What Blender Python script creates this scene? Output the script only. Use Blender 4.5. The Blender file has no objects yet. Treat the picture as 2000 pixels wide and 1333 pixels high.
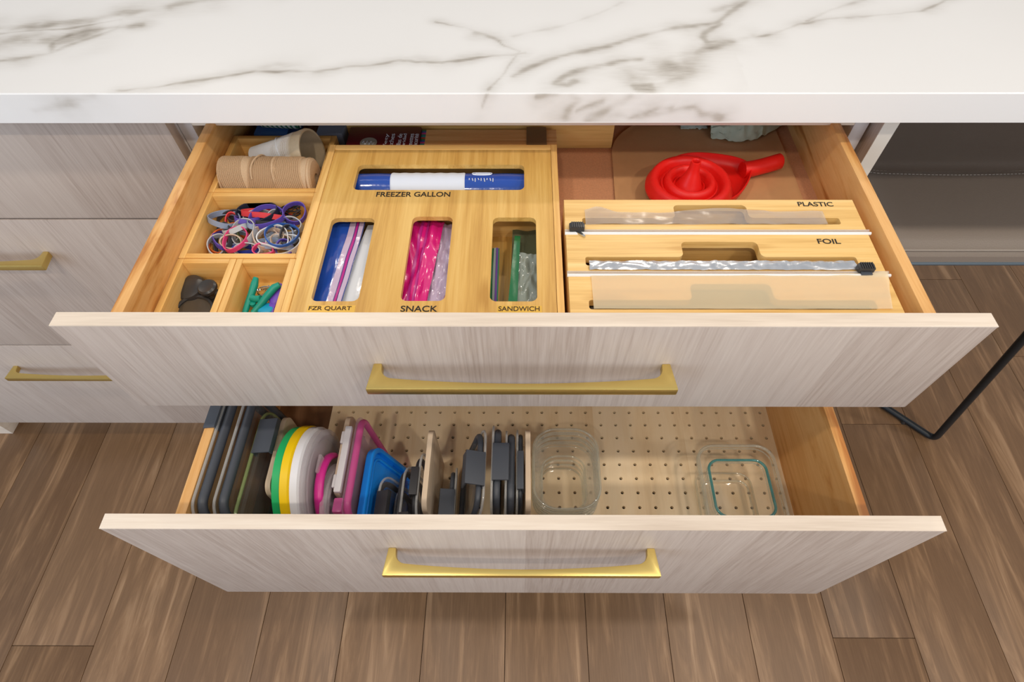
import bpy, bmesh, math, random
import numpy as np
from mathutils import Matrix, Vector, Euler, noise as mnoise
random.seed(7)
scene = bpy.context.scene
C = scene.collection

# ------------------------------------------------------------------ camera
F_PX, TH, CX, CY, CD, CH, ROLL, YAW = 1034.87, 1.05963, 1014.305, 859.108, .68698, 1.2533, -.00568, -.00898
def cam_axes():
    cy, sy = math.cos(YAW), math.sin(YAW)
    r = Vector((cy, -sy, 0)); h = Vector((sy, cy, 0)); z = Vector((0, 0, 1))
    fwd = h*math.cos(TH) - z*math.sin(TH); dn = -z*math.cos(TH) - h*math.sin(TH)
    c, s = math.cos(ROLL), math.sin(ROLL)
    return r*c - dn*s, r*s + dn*c, fwd
_R, _D, _F = cam_axes()
cam_data = bpy.data.cameras.new('camera')
cam_data.sensor_width = 36; cam_data.sensor_fit = 'HORIZONTAL'
cam_data.lens = F_PX*36/2000
cam_data.shift_x = (1000-CX)/2000
cam_data.shift_y = (CY-666.5)/2000
cam_data.clip_start = .01
cam = bpy.data.objects.new('camera', cam_data); C.objects.link(cam)
_U = -_D; _B = -_F
cam.matrix_world = Matrix(((_R.x, _U.x, _B.x, 0), (_R.y, _U.y, _B.y, -CD), (_R.z, _U.z, _B.z, CH), (0, 0, 0, 1)))
scene.camera = cam
EYE = Vector((0, -CD, CH))
def ray(u, v): return _R*((u-CX)/F_PX) + _D*((v-CY)/F_PX) + _F
def PZ(u, v, z): d = ray(u, v); return EYE + d*((z-CH)/d.z)
def PY(u, v, y): d = ray(u, v); return EYE + d*((y+CD)/d.y)

# ------------------------------------------------------------------ world, lamps, exposure
w = bpy.data.worlds.new('world'); scene.world = w; w.use_nodes = True
w.node_tree.nodes['Background'].inputs[0].default_value = (.93, .96, 1, 1)
w.node_tree.nodes['Background'].inputs[1].default_value = .52
def area(name, loc, size, power, col, target, shape='DISK'):
    l = bpy.data.lights.new(name, 'AREA'); l.shape = shape; l.size = size; l.energy = power; l.color = col
    if shape == 'RECTANGLE': l.size_y = size*1.2
    o = bpy.data.objects.new(name, l); C.objects.link(o); o.location = loc
    o.rotation_euler = (Vector(target)-Vector(loc)).to_track_quat('-Z', 'Y').to_euler()
    return o
WARM = (1, .88, .74)
for i, (x, y, p) in enumerate(((-.75, -.66, 7.5), (.75, -.66, 7.5), (-.35, -1.60, 11), (1.0, -1.60, 11), (2.0, -.66, 9), (.6, 1.5, 12), (-1.3, 1.5, 8))):  # the lamp furthest right is an added fill that brightens the floor there
    area('ceiling_and_fill_lamp', (x, y, 2.45), .13, p, WARM, (x, y, 0))
area('window_light', (-2.7, -2.3, 1.5), 1.6, 54, (.62, .79, 1), (-.2, 0, .7), 'RECTANGLE')
area('window_light', (1.9, -2.9, 1.5), 1.6, 34, (.80, .89, 1), (.1, 0, .7), 'RECTANGLE')
scene.cycles.max_bounces = 24; scene.cycles.transmission_bounces = 24; scene.cycles.transparent_max_bounces = 40
scene.view_settings.view_transform = 'Standard'
scene.view_settings.look = 'None'
scene.view_settings.gamma = 1
scene.view_settings.use_curve_mapping = False
scene.view_settings.exposure = -0.12

# ------------------------------------------------------------------ material helpers
def lin(c):
    return tuple(((x/255)/12.92 if x/255 <= .04045 else ((x/255+.055)/1.055)**2.4) for x in c) + (1,)
MATS = {}
def mat(name):
    m = bpy.data.materials.new(name); m.use_nodes = True
    nt = m.node_tree; b = nt.nodes['Principled BSDF']
    MATS[name] = m
    return m, nt, b
def plain(name, rgb, rough=.5, metal=0, bump=0, bscale=200, spec=.5, trans=0, ior=1.45, alpha=1, coat=0, var=0, sss=0):
    m, nt, b = mat(name)
    b.inputs['Base Color'].default_value = lin(rgb)
    b.inputs['Roughness'].default_value = rough
    b.inputs['Metallic'].default_value = metal
    b.inputs['Specular IOR Level'].default_value = spec
    b.inputs['Transmission Weight'].default_value = trans
    b.inputs['IOR'].default_value = ior
    b.inputs['Alpha'].default_value = alpha
    b.inputs['Coat Weight'].default_value = coat
    n = nt.nodes
    if bump or var:
        tc = n.new('ShaderNodeTexCoord'); no = n.new('ShaderNodeTexNoise')
        no.inputs['Scale'].default_value = bscale; no.inputs['Detail'].default_value = 4
        nt.links.new(tc.outputs['Object'], no.inputs['Vector'])
        if bump:
            bp = n.new('ShaderNodeBump'); bp.inputs['Strength'].default_value = bump; bp.inputs['Distance'].default_value = .001
            nt.links.new(no.outputs['Fac'], bp.inputs['Height']); nt.links.new(bp.outputs[0], b.inputs['Normal'])
        if var:
            mx = n.new('ShaderNodeMix'); mx.data_type = 'RGBA'
            c = lin(rgb)
            mx.inputs[6].default_value = tuple(x*(1-var) for x in c[:3])+(1,)
            mx.inputs[7].default_value = tuple(min(1, x*(1+var)) for x in c[:3])+(1,)
            nt.links.new(no.outputs['Fac'], mx.inputs[0]); nt.links.new(mx.outputs[2], b.inputs['Base Color'])
    return m
def clear(name, rgb, graze=.55, opacity=.08, rough=.04, tint=None):
    """thin clear plastic or film: mostly see-through, glossy at grazing angles, with a little body colour"""
    m = bpy.data.materials.new(name); m.use_nodes = True; nt = m.node_tree; n = nt.nodes; n.clear()
    out = n.new('ShaderNodeOutputMaterial')
    tr = n.new('ShaderNodeBsdfTransparent'); tr.inputs[0].default_value = lin(tint or (250, 250, 250))
    pr = n.new('ShaderNodeBsdfPrincipled'); pr.inputs['Base Color'].default_value = lin(rgb); pr.inputs['Roughness'].default_value = rough
    lw = n.new('ShaderNodeLayerWeight'); lw.inputs[0].default_value = .5
    mr = n.new('ShaderNodeMapRange'); mr.inputs[3].default_value = opacity; mr.inputs[4].default_value = min(1, opacity+graze)
    pw_ = n.new('ShaderNodeMath'); pw_.operation = 'POWER'; pw_.inputs[1].default_value = 2.5
    nt.links.new(lw.outputs['Facing'], pw_.inputs[0]); nt.links.new(pw_.outputs[0], mr.inputs[0])
    mx = n.new('ShaderNodeMixShader')
    nt.links.new(mr.outputs[0], mx.inputs[0]); nt.links.new(tr.outputs[0], mx.inputs[1]); nt.links.new(pr.outputs[0], mx.inputs[2])
    nt.links.new(mx.outputs[0], out.inputs[0])
    MATS[name] = m
    return m
def wood(name, dark, mid, light, axis=2, scale=1.0, stretch=14, strips=0, strip_axis=0, strip_amt=.12, rough=.45, fine=1.0, rings=0, bump=.15, knots=False, rnd=0.0, soft=1.0):
    """wood: noise stretched along the grain axis, fine fibres, optional glued strips of different tone"""
    m, nt, b = mat(name); n = nt.nodes; L = nt.links.new
    tc = n.new('ShaderNodeTexCoord'); oi = n.new('ShaderNodeObjectInfo')
    add = n.new('ShaderNodeVectorMath'); add.operation = 'ADD'
    sc = n.new('ShaderNodeVectorMath'); sc.operation = 'SCALE'; sc.inputs[0].default_value = (7.3, 11.7, 5.1)
    L(oi.outputs['Random'], sc.inputs['Scale'])
    L(tc.outputs['Object'], add.inputs[0]); L(sc.outputs[0], add.inputs[1])
    s = [stretch]*3; s[axis] = 1.0
    mp = n.new('ShaderNodeMapping'); mp.inputs['Scale'].default_value = [x*scale for x in s]
    L(add.outputs[0], mp.inputs[0])
    n1 = n.new('ShaderNodeTexNoise'); n1.inputs['Scale'].default_value = 3; n1.inputs['Detail'].default_value = 5; n1.inputs['Distortion'].default_value = .9 if rings else .35
    n1.inputs['Roughness'].default_value = .6
    L(mp.outputs[0], n1.inputs['Vector'])
    mp2 = n.new('ShaderNodeMapping'); s2 = [95]*3; s2[axis] = 4; mp2.inputs['Scale'].default_value = [x*scale for x in s2]
    L(add.outputs[0], mp2.inputs[0])
    n2 = n.new('ShaderNodeTexNoise'); n2.inputs['Scale'].default_value = 5; n2.inputs['Detail'].default_value = 3
    L(mp2.outputs[0], n2.inputs['Vector'])
    val = n1.outputs['Fac']
    if soft != 1:
        sf = n.new('ShaderNodeMath'); sf.operation = 'MULTIPLY_ADD'; sf.inputs[1].default_value = soft; sf.inputs[2].default_value = .5*(1-soft); L(val, sf.inputs[0]); val = sf.outputs[0]
    if rings:
        wv = n.new('ShaderNodeMath'); wv.operation = 'MULTIPLY'; wv.inputs[1].default_value = rings; L(val, wv.inputs[0])
        sn = n.new('ShaderNodeMath'); sn.operation = 'SINE'; L(wv.outputs[0], sn.inputs[0])
        ma = n.new('ShaderNodeMath'); ma.operation = 'MULTIPLY_ADD'; ma.inputs[1].default_value = .13; L(sn.outputs[0], ma.inputs[0]); L(val, ma.inputs[2])
        val = ma.outputs[0]
    cm = n.new('ShaderNodeMath'); cm.operation = 'MULTIPLY_ADD'; cm.inputs[1].default_value = .38*fine
    L(n2.outputs['Fac'], cm.inputs[0]); L(val, cm.inputs[2])
    last = cm.outputs[0]
    off = .19*fine
    if strips:
        sx = n.new('ShaderNodeSeparateXYZ'); L(add.outputs[0], sx.inputs[0])
        dv = n.new('ShaderNodeMath'); dv.operation = 'DIVIDE'; dv.inputs[1].default_value = strips; L(sx.outputs[strip_axis], dv.inputs[0])
        fl = n.new('ShaderNodeMath'); fl.operation = 'FLOOR'; L(dv.outputs[0], fl.inputs[0])
        wn = n.new('ShaderNodeTexWhiteNoise'); wn.noise_dimensions = '1D'; L(fl.outputs[0], wn.inputs['W'])
        sm = n.new('ShaderNodeMath'); sm.operation = 'MULTIPLY_ADD'; sm.inputs[1].default_value = strip_amt*2; L(wn.outputs[0], sm.inputs[0]); L(last, sm.inputs[2])
        last = sm.outputs[0]; off += strip_amt
    if rnd:
        sm = n.new('ShaderNodeMath'); sm.operation = 'MULTIPLY_ADD'; sm.inputs[1].default_value = rnd*2; L(oi.outputs['Random'], sm.inputs[0]); L(last, sm.inputs[2])
        last = sm.outputs[0]; off += rnd
    if knots:   # the short darker nodes that cross bamboo strips
        mpk = n.new('ShaderNodeMapping'); sk = [55]*3; sk[axis] = 13; mpk.inputs['Scale'].default_value = sk
        L(add.outputs[0], mpk.inputs[0])
        vo = n.new('ShaderNodeTexVoronoi'); vo.inputs['Scale'].default_value = 1.0; L(mpk.outputs[0], vo.inputs['Vector'])
        sp = n.new('ShaderNodeSeparateColor'); L(vo.outputs['Color'], sp.inputs[0])
        gt = n.new('ShaderNodeMath'); gt.operation = 'GREATER_THAN'; gt.inputs[1].default_value = .90; L(sp.outputs[0], gt.inputs[0])
        lt = n.new('ShaderNodeMapRange'); lt.inputs[1].default_value = .05; lt.inputs[2].default_value = .42; lt.inputs[3].default_value = .34; lt.inputs[4].default_value = 0
        L(vo.outputs['Distance'], lt.inputs[0])
        mu = n.new('ShaderNodeMath'); mu.operation = 'MULTIPLY'; L(gt.outputs[0], mu.inputs[0]); L(lt.outputs[0], mu.inputs[1])
        su = n.new('ShaderNodeMath'); su.operation = 'SUBTRACT'; L(last, su.inputs[0]); L(mu.outputs[0], su.inputs[1])
        last = su.outputs[0]
    cr = n.new('ShaderNodeValToRGB'); e = cr.color_ramp.elements
    e[0].position = .26+off; e[0].color = lin(dark); e[1].position = .74+off; e[1].color = lin(light)
    mid_e = cr.color_ramp.elements.new(.5+off); mid_e.color = lin(mid)
    L(last, cr.inputs[0]); L(cr.outputs[0], b.inputs['Base Color'])
    b.inputs['Roughness'].default_value = rough
    if bump:
        bp = n.new('ShaderNodeBump'); bp.inputs['Strength'].default_value = bump; bp.inputs['Distance'].default_value = .0006
        L(n2.outputs['Fac'], bp.inputs['Height']); L(bp.outputs[0], b.inputs['Normal'])
    return m

OAK_C = ((160, 142, 130), (188, 173, 162), (201, 188, 177))
M_OAK_V = wood('whitewashed_oak_upright', *OAK_C, axis=2, scale=1.0, stretch=55, strips=.128, strip_axis=0, strip_amt=.10, rough=.5, fine=.95, soft=.35)
M_OAK_H = wood('whitewashed_oak_level', (205, 188, 170), (226, 211, 194), (238, 226, 211), axis=0, stretch=11, rough=.5, fine=.6)
M_MAPLE = wood('maple_drawer_side', (178, 112, 50), (214, 156, 88), (234, 186, 122), axis=1, stretch=10, rings=16, rough=.42, fine=.5)
M_BAMBOO_Y = wood('bamboo_lengthways', (187, 138, 62), (214, 168, 88), (229, 189, 112), axis=1, stretch=26, strips=.017, strip_axis=0, strip_amt=.07, rough=.42, fine=.7, knots=True)
M_BAMBOO_X = wood('bamboo_crossways', (206, 158, 84), (233, 190, 116), (243, 207, 140), axis=0, stretch=26, strips=.017, strip_axis=1, strip_amt=.05, rough=.42, fine=.6, knots=True)
M_BAMBOO_RIM = wood('bamboo_rim_lengthways', (212, 158, 82), (236, 187, 110), (246, 205, 132), axis=1, stretch=26, rough=.42, fine=.6)
M_BAMBOO_RIMX = wood('bamboo_rim_crossways', (212, 158, 82), (236, 187, 110), (246, 205, 132), axis=0, stretch=26, rough=.42, fine=.6)
M_FLOOR = wood('walnut_toned_plank', (102, 74, 49), (139, 106, 75), (164, 130, 97), axis=1, scale=.85, stretch=13, rings=9, rough=.42, fine=.42, rnd=.06)
M_PEG = wood('pegboard_birch', (220, 190, 146), (239, 216, 178), (246, 228, 196), axis=1, stretch=6, rough=.38, fine=.35, rnd=.03)
M_DIV = wood('divider_birch', (200, 174, 146), (221, 200, 174), (234, 217, 196), axis=1, stretch=10, rough=.5, fine=.4)
M_BASE = wood('drawer_bottom_ply', (96, 66, 42), (122, 86, 56), (142, 104, 70), axis=1, stretch=8, rough=.5, fine=.4)
M_STICK = wood('match_wood', (200, 136, 78), (224, 166, 104), (236, 190, 130), axis=0, stretch=20, rough=.6, fine=.5, rnd=.08)
M_CARCASS = plain('cabinet_interior_grey', (196, 190, 188), .55)
M_DARK = plain('hole_shade', (40, 34, 30), .8)
M_BRASS = plain('satin_brass', (226, 202, 124), .34, 1.0, bump=.02, bscale=900)
M_CHAR = plain('charcoal_silicone', (72, 77, 86), .45)
M_BLACK = plain('black_rubber', (54, 53, 53), .34, bump=.03, bscale=900)
M_BROWNBLACK = plain('brown_black_rubber', (76, 66, 53), .34)
M_STEEL = plain('black_steel_rod', (36, 40, 44), .38, .3)
M_LEATHER = plain('taupe_grey_leather', (136, 126, 117), .42, bump=.25, bscale=520, var=.06)
M_STITCH = plain('pale_stitching', (176, 168, 158), .7)
M_PIPING = plain('slate_blue_piping', (84, 98, 108), .35)
M_RED = plain('red_silicone', (226, 26, 20), .42)
M_CORK = plain('cork_liner', (196, 140, 102), .85, bump=.5, bscale=420, var=.22)
M_KRAFT = plain('brown_kraft_film', (196, 150, 106), .32, bump=.12, bscale=60, var=.08)
M_CHROME = plain('chrome', (210, 212, 214), .12, 1.0)
M_FOIL = plain('aluminium_foil', (232, 233, 236), .30, 1.0, bump=.7, bscale=95)
M_INK = plain('black_print', (34, 28, 20), .6)
M_INK_BROWN = plain('brown_print', (74, 50, 18), .6)
M_GOLD = plain('gold_label', (226, 180, 76), .35, .15)
M_WHITE = plain('white_plastic', (232, 232, 232), .35)
M_PAPER = plain('white_paper', (222, 228, 240), .45)

# ------------------------------------------------------------------ geometry helpers
class Geo:
    def __init__(s): s.v = []; s.f = []
    def add(s, vs, fs):
        o = len(s.v); s.v += [tuple(p) for p in vs]; s.f += [tuple(i+o for i in f) for f in fs]; return s
    def box(s, x0, x1, y0, y1, z0, z1):
        return s.add([(x0,y0,z0),(x1,y0,z0),(x1,y1,z0),(x0,y1,z0),(x0,y0,z1),(x1,y0,z1),(x1,y1,z1),(x0,y1,z1)],
                     [(0,3,2,1),(4,5,6,7),(0,1,5,4),(1,2,6,5),(2,3,7,6),(3,0,4,7)])
    def prism(s, pts, a0, a1, plane='xy'):
        """outline in a plane, extruded along the remaining axis"""
        def mk(p, a): return {'xy': (p[0], p[1], a), 'xz': (p[0], a, p[1]), 'yz': (a, p[0], p[1])}[plane]
        n = len(pts)
        return s.add([mk(p, a0) for p in pts]+[mk(p, a1) for p in pts],
                     [tuple(range(n))[::-1], tuple(range(n, 2*n))]+[(i, (i+1) % n, n+(i+1) % n, n+i) for i in range(n)])
    def tube(s, path, r, n=8, closed=False, flat=1.0, cap=True, up=None):
        P = [Vector(p) for p in path]; m = len(P); rad = r if hasattr(r, '__len__') else [r]*m
        T = []
        for i in range(m):
            a = P[i-1] if (i or closed) else P[0]; b = P[(i+1) % m] if (i < m-1 or closed) else P[-1]
            T.append((b-a).normalized())
        nrm = Vector(up) if up else (Vector((0,0,1)) if abs(T[0].z) < .9 else Vector((1,0,0)))
        vs = []
        for i in range(m):
            nrm = (nrm-T[i]*nrm.dot(T[i])).normalized(); bn = T[i].cross(nrm)
            for k in range(n):
                a = 2*math.pi*k/n
                vs.append(P[i]+nrm*math.sin(a)*rad[i]*flat+bn*math.cos(a)*rad[i])
        fs = []
        for i in range(m if closed else m-1):
            j = (i+1) % m
            for k in range(n): fs.append((i*n+k, i*n+(k+1) % n, j*n+(k+1) % n, j*n+k))
        if cap and not closed: fs += [tuple(range(n))[::-1], tuple(range((m-1)*n, m*n))]
        return s.add(vs, fs)
    def lathe(s, prof, c, ax=(0,0,1), n=32, closed=False):
        ax = Vector(ax).normalized(); e1 = ax.orthogonal().normalized(); e2 = ax.cross(e1); c = Vector(c)
        vs = []
        for r, h in prof:
            for k in range(n):
                a = 2*math.pi*k/n; vs.append(c+ax*h+(e1*math.cos(a)+e2*math.sin(a))*max(r, 1e-5))
        m = len(prof); fs = []
        for i in range(m if closed else m-1):
            j = (i+1) % m
            for k in range(n): fs.append((i*n+k, i*n+(k+1) % n, j*n+(k+1) % n, j*n+k))
        return s.add(vs, fs)
    def loft(s, rings, cap0=True, cap1=True, closed=False):
        n = len(rings[0]); vs = [p for r in rings for p in r]; m = len(rings); fs = []
        for i in range(m if closed else m-1):
            j = (i+1) % m
            for k in range(n): fs.append((i*n+k, i*n+(k+1) % n, j*n+(k+1) % n, j*n+k))
        if not closed:
            if cap0: fs.append(tuple(range(n))[::-1])
            if cap1: fs.append(tuple(range((m-1)*n, m*n)))
        return s.add(vs, fs)
    def sheet(s, fn, nu, nv, th):
        """a thin wavy sheet with thickness: fn(a, b) -> point for a, b in 0..1"""
        top = [Vector(fn(i/nu, j/nv)) for j in range(nv+1) for i in range(nu+1)]
        N = len(top); w = nu+1
        bot = [p-Vector((0,0,th)) for p in top]
        fs = []
        for j in range(nv):
            for i in range(nu):
                a = j*w+i; fs.append((a, a+1, a+1+w, a+w)); fs.append((N+a, N+a+w, N+a+1+w, N+a+1))
        edge = [i for i in range(w)]+[j*w+nu for j in range(1, nv+1)]+[nv*w+i for i in range(nu-1, -1, -1)]+[j*w for j in range(nv-1, 0, -1)]
        for k in range(len(edge)):
            a, b = edge[k], edge[(k+1) % len(edge)]; fs.append((b, a, N+a, N+b))
        return s.add(top+bot, fs)
def rr(x0, x1, y0, y1, r, n=5):
    out = []
    for cx, cy, a0 in ((x1-r, y1-r, 0), (x0+r, y1-r, 90), (x0+r, y0+r, 180), (x1-r, y0+r, 270)):
        for k in range(n+1):
            a = math.radians(a0+90*k/n); out.append((cx+r*math.cos(a), cy+r*math.sin(a)))
    return out
WM = {}
def tag(o, label=None, cat=None, group=None, kind=None):
    if label: o['label'] = label
    if cat: o['category'] = cat
    if group: o['group'] = group
    if kind: o['kind'] = kind
    return o
def thing(name, label, cat, loc=(0,0,0), rot=(0,0,0), group=None):
    o = bpy.data.objects.new(name, None); C.objects.link(o); o.location = loc; o.rotation_euler = rot
    o.empty_display_size = .02
    WM[o] = Matrix.Translation(Vector(loc)) @ Euler(rot).to_matrix().to_4x4()
    return tag(o, label, cat, group)
def finish(me, smooth, bevel):
    if bevel:
        bm = bmesh.new(); bm.from_mesh(me)
        bmesh.ops.recalc_face_normals(bm, faces=bm.faces)
        es = [e for e in bm.edges if len(e.link_faces) == 2 and e.calc_face_angle(0) > .6]
        bmesh.ops.bevel(bm, geom=es, offset=bevel, segments=2, affect='EDGES', profile=.6, clamp_overlap=True)
        bm.to_mesh(me); bm.free()
    elif smooth is not None:
        bm = bmesh.new(); bm.from_mesh(me); bmesh.ops.recalc_face_normals(bm, faces=bm.faces); bm.to_mesh(me); bm.free()
    if smooth:
        me.polygons.foreach_set('use_smooth', [True]*len(me.polygons)); me.set_sharp_from_angle(angle=smooth)
def part(name, g, m, parent=None, smooth=.7, bevel=0, local=False, label=None, kind=None):
    """one mesh object; vertices are given in world metres unless local"""
    if isinstance(g, Geo):
        me = bpy.data.meshes.new(name); me.from_pydata(g.v, [], g.f)
    else:
        me = g
    if parent is not None and not local: me.transform(WM[parent].inverted())
    finish(me, smooth, bevel)
    me.materials.clear(); me.materials.append(m)
    o = bpy.data.objects.new(name, me); C.objects.link(o)
    if parent is not None: o.parent = parent; WM[o] = WM[parent]
    else: WM[o] = Matrix.Identity(4)
    if label: o['label'] = label
    if kind: o['kind'] = kind
    return o
def B(name, m, parent, x0, x1, y0, y1, z0, z1, bevel=.0012, **k):
    return part(name, Geo().box(x0, x1, y0, y1, z0, z1), m, parent, bevel=bevel, **k)
def solo(name, g, m, label, cat, group=None, loc=None, smooth=.7, bevel=0, kind=None):
    """a thing made of one mesh: origin moved to its base"""
    me = bpy.data.meshes.new(name); me.from_pydata(g.v, [], g.f)
    vs = g.v
    loc = Vector(loc) if loc else Vector((sum(v[0] for v in vs)/len(vs), sum(v[1] for v in vs)/len(vs), min(v[2] for v in vs)))
    me.transform(Matrix.Translation(-loc)); finish(me, smooth, bevel); me.materials.append(m)
    o = bpy.data.objects.new(name, me); C.objects.link(o); o.location = loc
    WM[o] = Matrix.Translation(loc)
    return tag(o, label, cat, group, kind)
def plate(outlines, z0, z1):
    """flat board with holes: filled 2D curve turned into a mesh"""
    cu = bpy.data.curves.new('outline', 'CURVE'); cu.dimensions = '2D'; cu.fill_mode = 'BOTH'; cu.extrude = (z1-z0)/2
    for ol in outlines:
        sp = cu.splines.new('POLY'); sp.points.add(len(ol)-1)
        for p, q in zip(sp.points, ol): p.co = (q[0], q[1], 0, 1)
        sp.use_cyclic_u = True
    ob = bpy.data.objects.new('outline', cu)
    me = bpy.data.meshes.new_from_object(ob); bpy.data.objects.remove(ob); bpy.data.curves.remove(cu)
    me.transform(Matrix.Translation((0, 0, (z0+z1)/2)))
    return me
def text_mesh(s, width, height=None, bold=.012, depth=.0002):
    cu = bpy.data.curves.new('lettering', 'FONT'); cu.body = s; cu.size = 1; cu.offset = bold; cu.extrude = .01
    ob = bpy.data.objects.new('lettering', cu)
    me = bpy.data.meshes.new_from_object(ob); bpy.data.objects.remove(ob); bpy.data.curves.remove(cu)
    xs = [v.co.x for v in me.vertices]; ys = [v.co.y for v in me.vertices]
    sx = width/(max(xs)-min(xs)); sy = (height/(max(ys)-min(ys))) if height else sx
    me.transform(Matrix.Diagonal((sx, sy, depth/.02, 1)) @ Matrix.Translation((-min(xs), -min(ys), .01)))
    return me
def lettering(s, parent, m, x, y, z, width, height, rot=0, bold=.012):
    me = text_mesh(s, width, height, bold)
    me.transform(Matrix.Translation((x, y, z)) @ Matrix.Rotation(rot, 4, 'Z'))
    return part('lettering', me, m, parent, smooth=None)

# ------------------------------------------------------------------ floor
FX0, PW = -1.3205, .18345
fl = part('floor', Geo().box(-4, 4, -3.5, 4, -.03, -.006), M_FLOOR); fl['kind'] = 'structure'
WM[fl] = Matrix.Identity(4)
joints = {}
plank_cols = range(-4, 19)
for c in plank_cols:
    x0 = FX0+c*PW; x1 = x0+PW
    rnd = random.Random(c*13+5)
    j = {1: -.5145, 11: -.4915, 12: .067, 0: .55, 2: .40}.get(c, [.30, .52, .22, .44, .60][c % 5]+rnd.random()*.05)
    ys = [-2.2]
    y = j
    while y > -2.2: y -= 1.22
    y += 1.22
    while y < 1.6: ys.append(y); y += 1.22
    ys.append(1.6)
    for a, b in zip(ys[:-1], ys[1:]):
        if b < -1.1: continue
        p = B('plank', M_FLOOR, fl, x0+.0006, x1-.0006, a+.0006, b-.0006, -.006, 0, bevel=.0009)

# plain painted walls of the room, all outside the frame
M_WALL = plain('painted_wall', (226, 224, 220), .7)
for nm, b_ in (('wall_left', (-4.1, -4, -3.5, 4, 0, 2.6)), ('wall_right', (4, 4.1, -3.5, 4, 0, 2.6)), ('wall_back', (-4.1, 4.1, 4, 4.1, 0, 2.6)), ('wall_front', (-4.1, 4.1, -3.6, -3.5, 0, 2.6))):
    part(nm, Geo().box(*b_), M_WALL)['kind'] = 'structure'
# ------------------------------------------------------------------ worktop with marble veining
def px_path(pts, z=None, y=None):
    return [(PZ(u, v, z) if z is not None else PY(u, v, y)) for u, v in pts]
TOPV = [  # (pixel polyline on the slab top, width m, strength)
 ([(-150,66),(0,56),(60,52),(180,38),(260,24),(350,8),(460,-8),(600,-30)], .007, .62),
 ([(-80,68),(0,66),(60,60),(120,57),(180,48),(230,40)], .0022, .55),
 ([(-100,140),(0,119),(90,107),(125,92),(200,66),(225,56),(280,48)], .004, .60),
 ([(95,104),(105,82),(140,68),(170,60),(225,54)], .0042, .72),
 ([(20,78),(70,74),(110,80),(150,72),(190,58)], .012, .50),
 ([(225,178),(300,172),(340,164),(370,159),(430,151),(500,139),(560,139),(610,141),(680,131),(720,129),(780,118),(830,121),(865,122),(940,111),(1000,108),(1022,104)], .0020, .62),
 ([(490,140),(545,126),(580,128),(600,138)], .006, .22),
 ([(775,119),(810,112),(850,116),(870,122)], .005, .22),
 ([(855,42),(900,55),(935,65),(972,78),(985,90),(1012,101),(985,140),(955,176)], .0016, .48),
 ([(925,63),(960,72),(975,79)], .0028, .5),
 ([(1000,150),(1035,132),(1070,118),(1120,103),(1180,92),(1260,68),(1330,52),(1400,45),(1425,25),(1462,0),(1500,-25)], .0034, .55),
 ([(1040,130),(1100,108),(1160,97)], .0014, .5),
 ([(1084,162),(1105,146),(1130,136),(1180,127),(1215,119),(1250,116)], .0040, .60),
 ([(1088,163),(1110,166),(1125,158)], .0040, .55),
 ([(1245,172),(1275,174),(1270,165),(1240,166)], .0045, .62),
 ([(1245,150),(1290,140),(1330,125),(1345,108)], .017, .55),
 ([(1280,170),(1330,148),(1348,130),(1346,120)], .007, .40),
 ([(1340,112),(1380,94),(1420,82),(1468,73)], .0060, .55),
 ([(1468,74),(1510,66),(1560,48),(1620,37),(1700,32),(1740,29),(1800,22),(1850,0),(1880,-20)], .0021, .55),
 ([(1408,46),(1385,60),(1376,72),(1386,81),(1425,82)], .0030, .5),
 ([(1580,40),(1620,20),(1690,-2)], .0024, .3),
 ([(1005,70),(1100,50),(1160,30),(1215,5)], .0022, .22),
 ([(1395,20),(1430,12),(1460,0)], .006, .3),
]
EDGEV = [
 ([(178,184),(140,197),(115,207),(60,215)], .004, .34),
 ([(120,200),(150,203)], .004, .28),
 ([(952,183),(940,205),(928,232)], .0018, .5),
 ([(1112,184),(1125,195),(1110,215),(1104,232)], .0042, .55),
 ([(1053,187),(1085,184)], .0024, .5),
 ([(1125,216),(1150,206),(1180,198)], .0024, .5),
 ([(1150,235),(1190,215),(1230,190)], .004, .34),
 ([(1204,224),(1222,231),(1255,222),(1285,212),(1310,211)], .0026, .68),
 ([(1240,228),(1300,218),(1355,209),(1370,220),(1412,231)], .0030, .5),
]
EDGE_Y = -.0359
def vein_field(P3, veins, kw):
    out = np.zeros(len(P3))
    nz = np.array([mnoise.noise(Vector(p)*70) for p in P3]); nz2 = np.array([mnoise.noise(Vector(p)*23+Vector((9, 3, 1))) for p in P3])
    Q = P3+np.stack([nz2*.006+nz*.0018, nz*.0022+nz2*.004, nz*.0015], 1)
    for pts, wd, st in veins:
        W = np.array([tuple(p) for p in px_path(pts, **kw)])
        lo = W.min(0)-.06; hi = W.max(0)+.06
        sel = np.where(((Q >= lo) & (Q <= hi)).all(1))[0]
        if not len(sel): continue
        q = Q[sel]; d = np.full(len(sel), 9.)
        for a, b in zip(W[:-1], W[1:]):
            ab = b-a; t = np.clip(((q-a)@ab)/max(ab@ab, 1e-12), 0, 1)
            d = np.minimum(d, np.linalg.norm(q-(a+t[:, None]*ab), axis=1))
        wdv = wd*(1.15+.6*nz2[sel]); st = st*np.clip(.8+1.0*nz2[sel][::1], .3, 1.2)
        val = .82*st*(.65+.6*nz[sel]+.15)*np.exp(-(d/wdv)**2)+.34*st*np.exp(-(d/(wdv*2.6+.006))**2)
        out[sel] = np.maximum(out[sel], val)
    return np.clip(out, 0, 1)
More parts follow.
